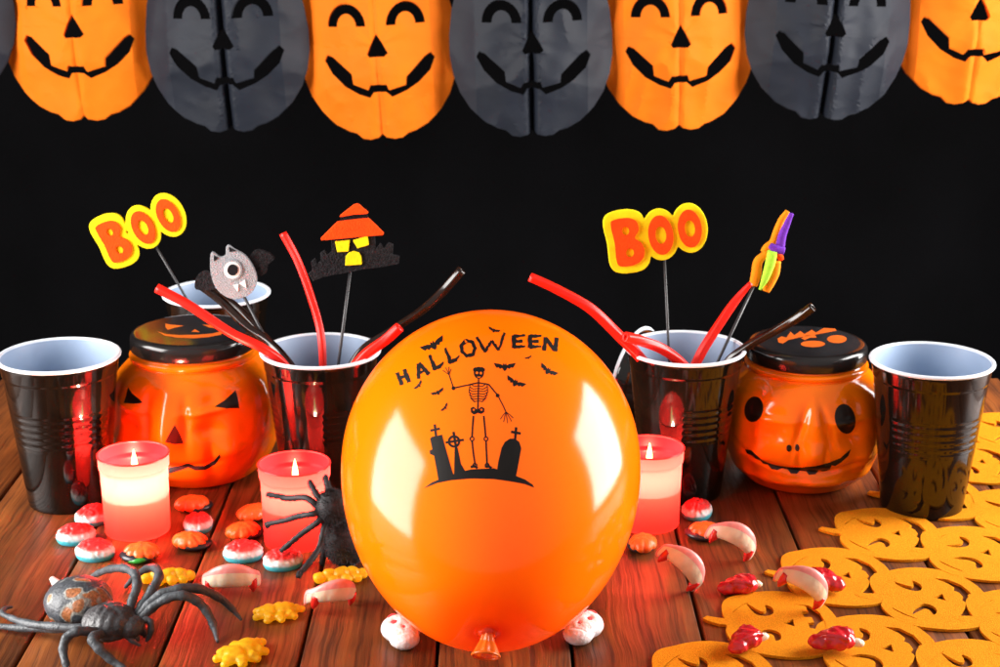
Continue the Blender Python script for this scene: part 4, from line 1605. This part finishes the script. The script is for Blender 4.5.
for px, py in [(410, 478), (448, 462)]:
    o = MB()
    e = sloc(px, py, 2.25)
    ellipsoid(o, e, (0.17, 0.17, 0.15), nu=16, nv=10)
    o.build('red_eye', M['rubber_red'], hd)
for pts in ([(472, 540, 1.0), (488, 565, 0.55), (492, 580, 0.25)], [(498, 530, 1.0), (512, 548, 0.55), (514, 562, 0.25)]):
    o = MB()
    tube(o, spline([sloc(*p) for p in pts], 5), [0.3, 0.22, 0.05], n=12)
    o.build('mouth_fang', M['rubber_dark'], hd)
LEGS = [
    ([(370, 520, 1.2), (300, 528, 1.35), (200, 523, 1.25), (100, 512, 0.9), (40, 492, 0.6), (8, 475, 0.5), (18, 458, 0.35), (44, 452, 0.22)], [0.36, 0.34, 0.34, 0.32, 0.26, 0.22, 0.18, 0.1]),
    ([(378, 530, 1.15), (320, 535, 1.1), (200, 530, 0.9), (80, 528, 0.55), (-20, 520, 0.4), (-70, 515, 0.15)], [0.36, 0.34, 0.34, 0.30, 0.24, 0.1]),
    ([(372, 538, 1.1), (320, 540, 1.9), (275, 540, 2.2), (238, 562, 1.9), (225, 605, 1.2), (236, 660, 0.5), (250, 690, 0.12)], [0.36, 0.36, 0.38, 0.36, 0.34, 0.28, 0.12]),
    ([(385, 542, 1.1), (340, 555, 1.8), (330, 570, 1.9), (352, 600, 1.5), (395, 640, 0.8), (440, 672, 0.35), (475, 700, 0.12)], [0.36, 0.38, 0.40, 0.38, 0.32, 0.26, 0.12]),
    ([(455, 500, 1.3), (468, 440, 2.2), (488, 375, 3.0), (478, 332, 3.3), (440, 314, 3.0), (390, 318, 2.1), (345, 335, 1.0), (318, 350, 0.14)], [0.34, 0.36, 0.38, 0.38, 0.36, 0.32, 0.26, 0.14]),
    ([(470, 505, 1.3), (500, 455, 1.9), (540, 395, 2.7), (566, 345, 3.2), (555, 315, 3.2), (520, 318, 2.4), (480, 345, 1.2), (446, 382, 0.16)], [0.34, 0.36, 0.38, 0.38, 0.36, 0.32, 0.26, 0.14]),
    ([(478, 510, 1.3), (520, 455, 2.1), (570, 410, 2.8), (640, 388, 3.1), (710, 388, 2.8), (780, 418, 1.8), (830, 462, 0.8), (862, 500, 0.14)], [0.34, 0.36, 0.38, 0.38, 0.38, 0.34, 0.26, 0.10]),
    ([(480, 520, 1.2), (530, 465, 2.0), (590, 424, 2.7), (650, 412, 2.9), (700, 430, 2.4), (738, 470, 1.6), (762, 525, 0.7), (776, 578, 0.14)], [0.34, 0.36, 0.38, 0.38, 0.38, 0.34, 0.28, 0.12]),
    ([(425, 555, 1.0), (400, 558, 1.15), (410, 545, 1.3), (440, 550, 1.1), (475, 575, 0.6), (500, 590, 0.25)], [0.26, 0.28, 0.28, 0.26, 0.2, 0.1]),
    ([(480, 530, 1.2), (515, 500, 1.6), (535, 505, 1.5), (538, 535, 1.0), (530, 560, 0.5), (520, 575, 0.2)], [0.24, 0.26, 0.27, 0.24, 0.2, 0.1]),
]
for i, (pts, rad) in enumerate(LEGS):
    o = MB()
    P = spline([sloc(*p) for p in pts], 9)
    rr = lerp_list(rad, len(P))
    rr = [r * (1 + 0.10 * max(-0.4, math.sin(k * 0.75))) * 0.82 for k, r in enumerate(rr)]
    vs0 = len(o.v)
    tube(o, P, rr, n=16)
    o.build('leg' if i < 8 else 'feeler', M['rubber'], sp)

# ------------------------------------------------------------------ fuzzy spider on the candle
z7 = lambda x, y: (x / 4.167 + 240, y / 4.167 + 430)
fy = 111.0
fb = at(*z7(400, 480), fy)
fb = Vector((fb.x, fy, 0))
fs_ = thing('fuzzy_spider', 'fuzzy black pipe-cleaner spider leaning on the red candle beside the balloon', 'toy spider', fb)
random.seed(3)


def floc(x, y, yy):
    return at(*z7(x, y), yy) - fb


def fuzz(mb, n, length, width=0.02):
    """short hairs standing off the surface"""
    base = [(f, [mb.v[i] for i in f]) for f in mb.f]
    add_v, add_f = [], []
    for _ in range(n):
        f, P = random.choice(base)
        w = [random.random() + 0.01 for _ in P]
        s = sum(w)
        p = sum((q * (k / s) for q, k in zip(P, w)), Vector())
        nn = (P[1] - P[0]).cross(P[2] - P[0])
        if nn.length < 1e-9:
            continue
        nn.normalize()
        d = (nn + Vector((random.uniform(-1, 1), random.uniform(-1, 1), random.uniform(-1, 1))) * 0.7).normalized()
        t = d.orthogonal().normalized() * width
        k = len(add_v)
        L = length * random.uniform(0.4, 1.0)
        add_v += [p - t, p + t, p + d * L]
        add_f.append((k, k + 1, k + 2))
    mb.add(add_v, add_f)
    return mb


o = MB()
ellipsoid(o, floc(385, 320, fy - 0.6), (1.15, 1.0, 1.2), nu=48, nv=30, fn=lambda v: 1 + 0.05 * noise.noise(v * 7))
fuzz(o, 2200, 0.32)
o.build('fuzzy_thorax', M['fuzz'], fs_)
o = MB()
ellipsoid(o, floc(430, 470, fy), (1.4, 1.3, 1.7), rot=(0, -0.3, 0), nu=56, nv=36, fn=lambda v: 1 + 0.05 * noise.noise(v * 7))
fuzz(o, 3600, 0.34)
o.build('fuzzy_abdomen', M['fuzz'], fs_)
FL = [
    [(330, 325, fy - 0.6), (305, 302, fy - 0.6), (270, 282, fy - 0.2), (200, 284, fy + 0.8), (150, 274, fy + 1.2), (112, 268, fy + 1.5)],
    [(335, 345, fy - 0.8), (300, 350, fy - 1.0), (240, 360, fy - 0.4), (180, 378, fy + 0.2), (114, 392, fy + 1.2), (124, 402, fy + 1.2)],
    [(345, 365, fy - 0.9), (318, 388, fy - 1.2), (270, 422, fy - 1.0), (220, 462, fy - 1.0), (170, 504, fy - 0.8)],
    [(355, 390, fy - 1.0), (345, 430, fy - 1.6), (330, 490, fy - 2.0), (290, 550, fy - 3.4), (255, 590, fy - 4.0), (240, 612, fy - 4.4)],
    [(345, 290, fy - 0.5), (322, 275, fy - 0.4), (305, 245, fy + 0.2), (290, 214, fy + 0.8)],
    [(375, 270, fy - 0.4), (368, 245, fy), (360, 215, fy + 0.5), (356, 194, fy + 1.0)],
    [(400, 400, fy - 0.3), (365, 450, fy + 0.2), (350, 500, fy + 0.6), (340, 565, fy + 0.5)],
    [(420, 330, fy), (450, 300, fy + 0.6), (470, 330, fy + 1.2), (480, 380, fy + 1.6)],
]
for pts in FL:
    o = MB()
    P = spline([floc(*p) for p in pts], 8)
    tube(o, P, [0.24, 0.22, 0.22, 0.2, 0.17], n=10)
    o.v = [p + Vector((noise.noise(p * 5), noise.noise(p * 5 + Vector((9, 0, 0))), noise.noise(p * 5 + Vector((0, 9, 0))))) * 0.05 for p in o.v]
    fuzz(o, 500, 0.17, 0.014)
    o.build('fuzzy_leg', M['fuzz'], fs_)

# ------------------------------------------------------------------ paper garland
gy = 190.0
gar = thing('paper_garland', 'folded tissue paper garland of smiling orange and black pumpkins hanging across the top', 'garland', (0, gy, 20))
HALF = [(0, 136), (4, 139), (12, 141), (20, 140), (26, 136), (34, 134), (46, 128), (60, 115), (70, 100), (76, 84), (79, 66), (79, 46), (76, 22), (69, -4), (60, -26), (48, -42), (30, -50), (13, -52), (11, -66), (0, -68)]


def garland_face():
    out = [(x, v) for x, v in HALF] + [(-x, v - 1.5 * (x > 20)) for x, v in HALF[-2:0:-1]]
    holes = []
    for cx in (-28, 30):
        arc = [(cx + 19 * math.cos(a), 31 - 22 * math.sin(a)) for a in [math.pi * i / 14 for i in range(15)]]
        arc2 = [(cx + 9.5 * math.cos(a), 31 - 12 * math.sin(a)) for a in [math.pi * i / 10 for i in range(11)]]
        holes.append(arc + arc2[::-1])
    holes.append([(1, 38), (6, 46), (11.5, 57), (8, 60), (-7, 60), (-9, 57), (-4, 46)])
    holes.append([(-53, 63), (-50, 58), (-45, 59), (-26, 76), (-25, 86), (-11, 91.5), (-8, 86.5), (8, 86.5), (10, 92), (27, 88), (28, 80), (47, 62), (53, 59), (57, 64), (52, 76), (40, 87), (28, 94),
                  (13, 99.5), (7, 94), (-5, 94), (-9, 99.5), (-20, 96), (-34, 88), (-46, 76)])
    return out, holes


out, holes = garland_face()
random.seed(5)
GP = [(-64, -34, 'black'), (83, -19, 'orange'), (228, -7, 'black'), (379, 0, 'orange'), (531, -3, 'black'), (676, -9, 'orange'), (826, -20, 'black'), (966, -36, 'orange'), (1118, -52, 'black')]
base = Vector((0, gy, 20))
for gi, (cx, dv, colr) in enumerate(GP):
    yy = gy + (-0.6 if colr == 'black' else 1.4)
    wide = 1.03 if colr == 'black' else 0.99
    k = at(1, 100, yy).x - at(0, 100, yy).x
    cz = at(500, 54 + dv, yy).z
    px0 = (cx - 500) * k
    ang = random.uniform(-0.05, 0.05)
    for layer in (0, 1):
        pts, tris = tess([out] + (holes if layer == 0 else holes))
        bm = fine_mesh(pts, tris, 5.5)
        for xx in (-54, -5, -2.5, 0, 2.5, 5, 54):                   # real fold lines in the sheet
            bmesh.ops.bisect_plane(bm, geom=bm.verts[:] + bm.edges[:] + bm.faces[:], dist=1e-4, plane_co=(xx, 0, 0), plane_no=(1, 0, 0))
        bmesh.ops.triangulate(bm, faces=bm.faces[:])
        sd = Vector((gi * 7.3, layer * 3.1, 0))
        for v in bm.verts:
            x, vv = v.co.x, v.co.y
            z = (60 - vv) * k * 1.03
            X = x * k * wide
            fold = -3.2 * (1 - abs(x) / 78.0)                        # ridge towards the viewer
            fold += 1.8 * math.exp(-(abs(x) / 3.0) ** 1.5) if colr == 'black' else 0.5 * math.exp(-(abs(x) / 3.0) ** 1.5)
            fold += 0.05 * max(0, abs(x) - 54)    # side flaps creased back
            fold += 0.028 * max(0, vv - 74 - 0.28 * abs(x) - 6 * math.sin(gi * 2.1))   # jaw creased under
            fold += 0.03 * max(0, 18 - vv + 0.5 * x * (1 if gi % 2 else -1)) * 0.6
            rr = math.hypot(x, vv - 50)
            an = math.atan2(vv - 50, x)
            cr = 0.16 * noise.noise(Vector((an * 2.3, rr * 0.012, 0)) + sd) + 0.20 * noise.noise(Vector((x, vv, 0)) * 0.022 + sd)
            cr += 0.75 * abs(noise.noise(Vector((x * 1.6, vv * 0.7, 3)) * 0.020 + sd)) + 0.16 * abs(noise.noise(Vector((x, vv, 8)) * 0.05 + sd))
            yl = fold + cr + layer * 0.45
            co = Vector((X, yl, z - layer * 0.15))
            c, s = math.cos(ang), math.sin(ang)
            v.co = Vector((co.x * c - co.z * s, co.y, co.x * s + co.z * c)) + Vector((px0, yy - gy, cz - 20))
        q = MB()
        bm.verts.index_update()
        q.add([v.co.copy() for v in bm.verts], [tuple(v.index for v in f.verts) for f in bm.faces])
        bm.free()
        nm = 'paper_pumpkin'
        if layer == 0:
            front = q.build(nm, M['paper_' + colr], gar, auto=16)
            front['label'] = colr + ' tissue paper pumpkin with arched eyes and a smile'
        else:
            q.build('back_sheet', M['paper_' + colr], front)
o = MB()
tube(o, spline([at(-190, -120, gy + 2) - base, at(83, -80, gy + 2) - base, at(379, -64, gy + 2) - base, at(676, -72, gy + 2) - base, at(966, -100, gy + 2) - base, at(1200, -130, gy + 2) - base], 8), 0.08, n=6)
o.build('garland_string', M['stick'], gar)
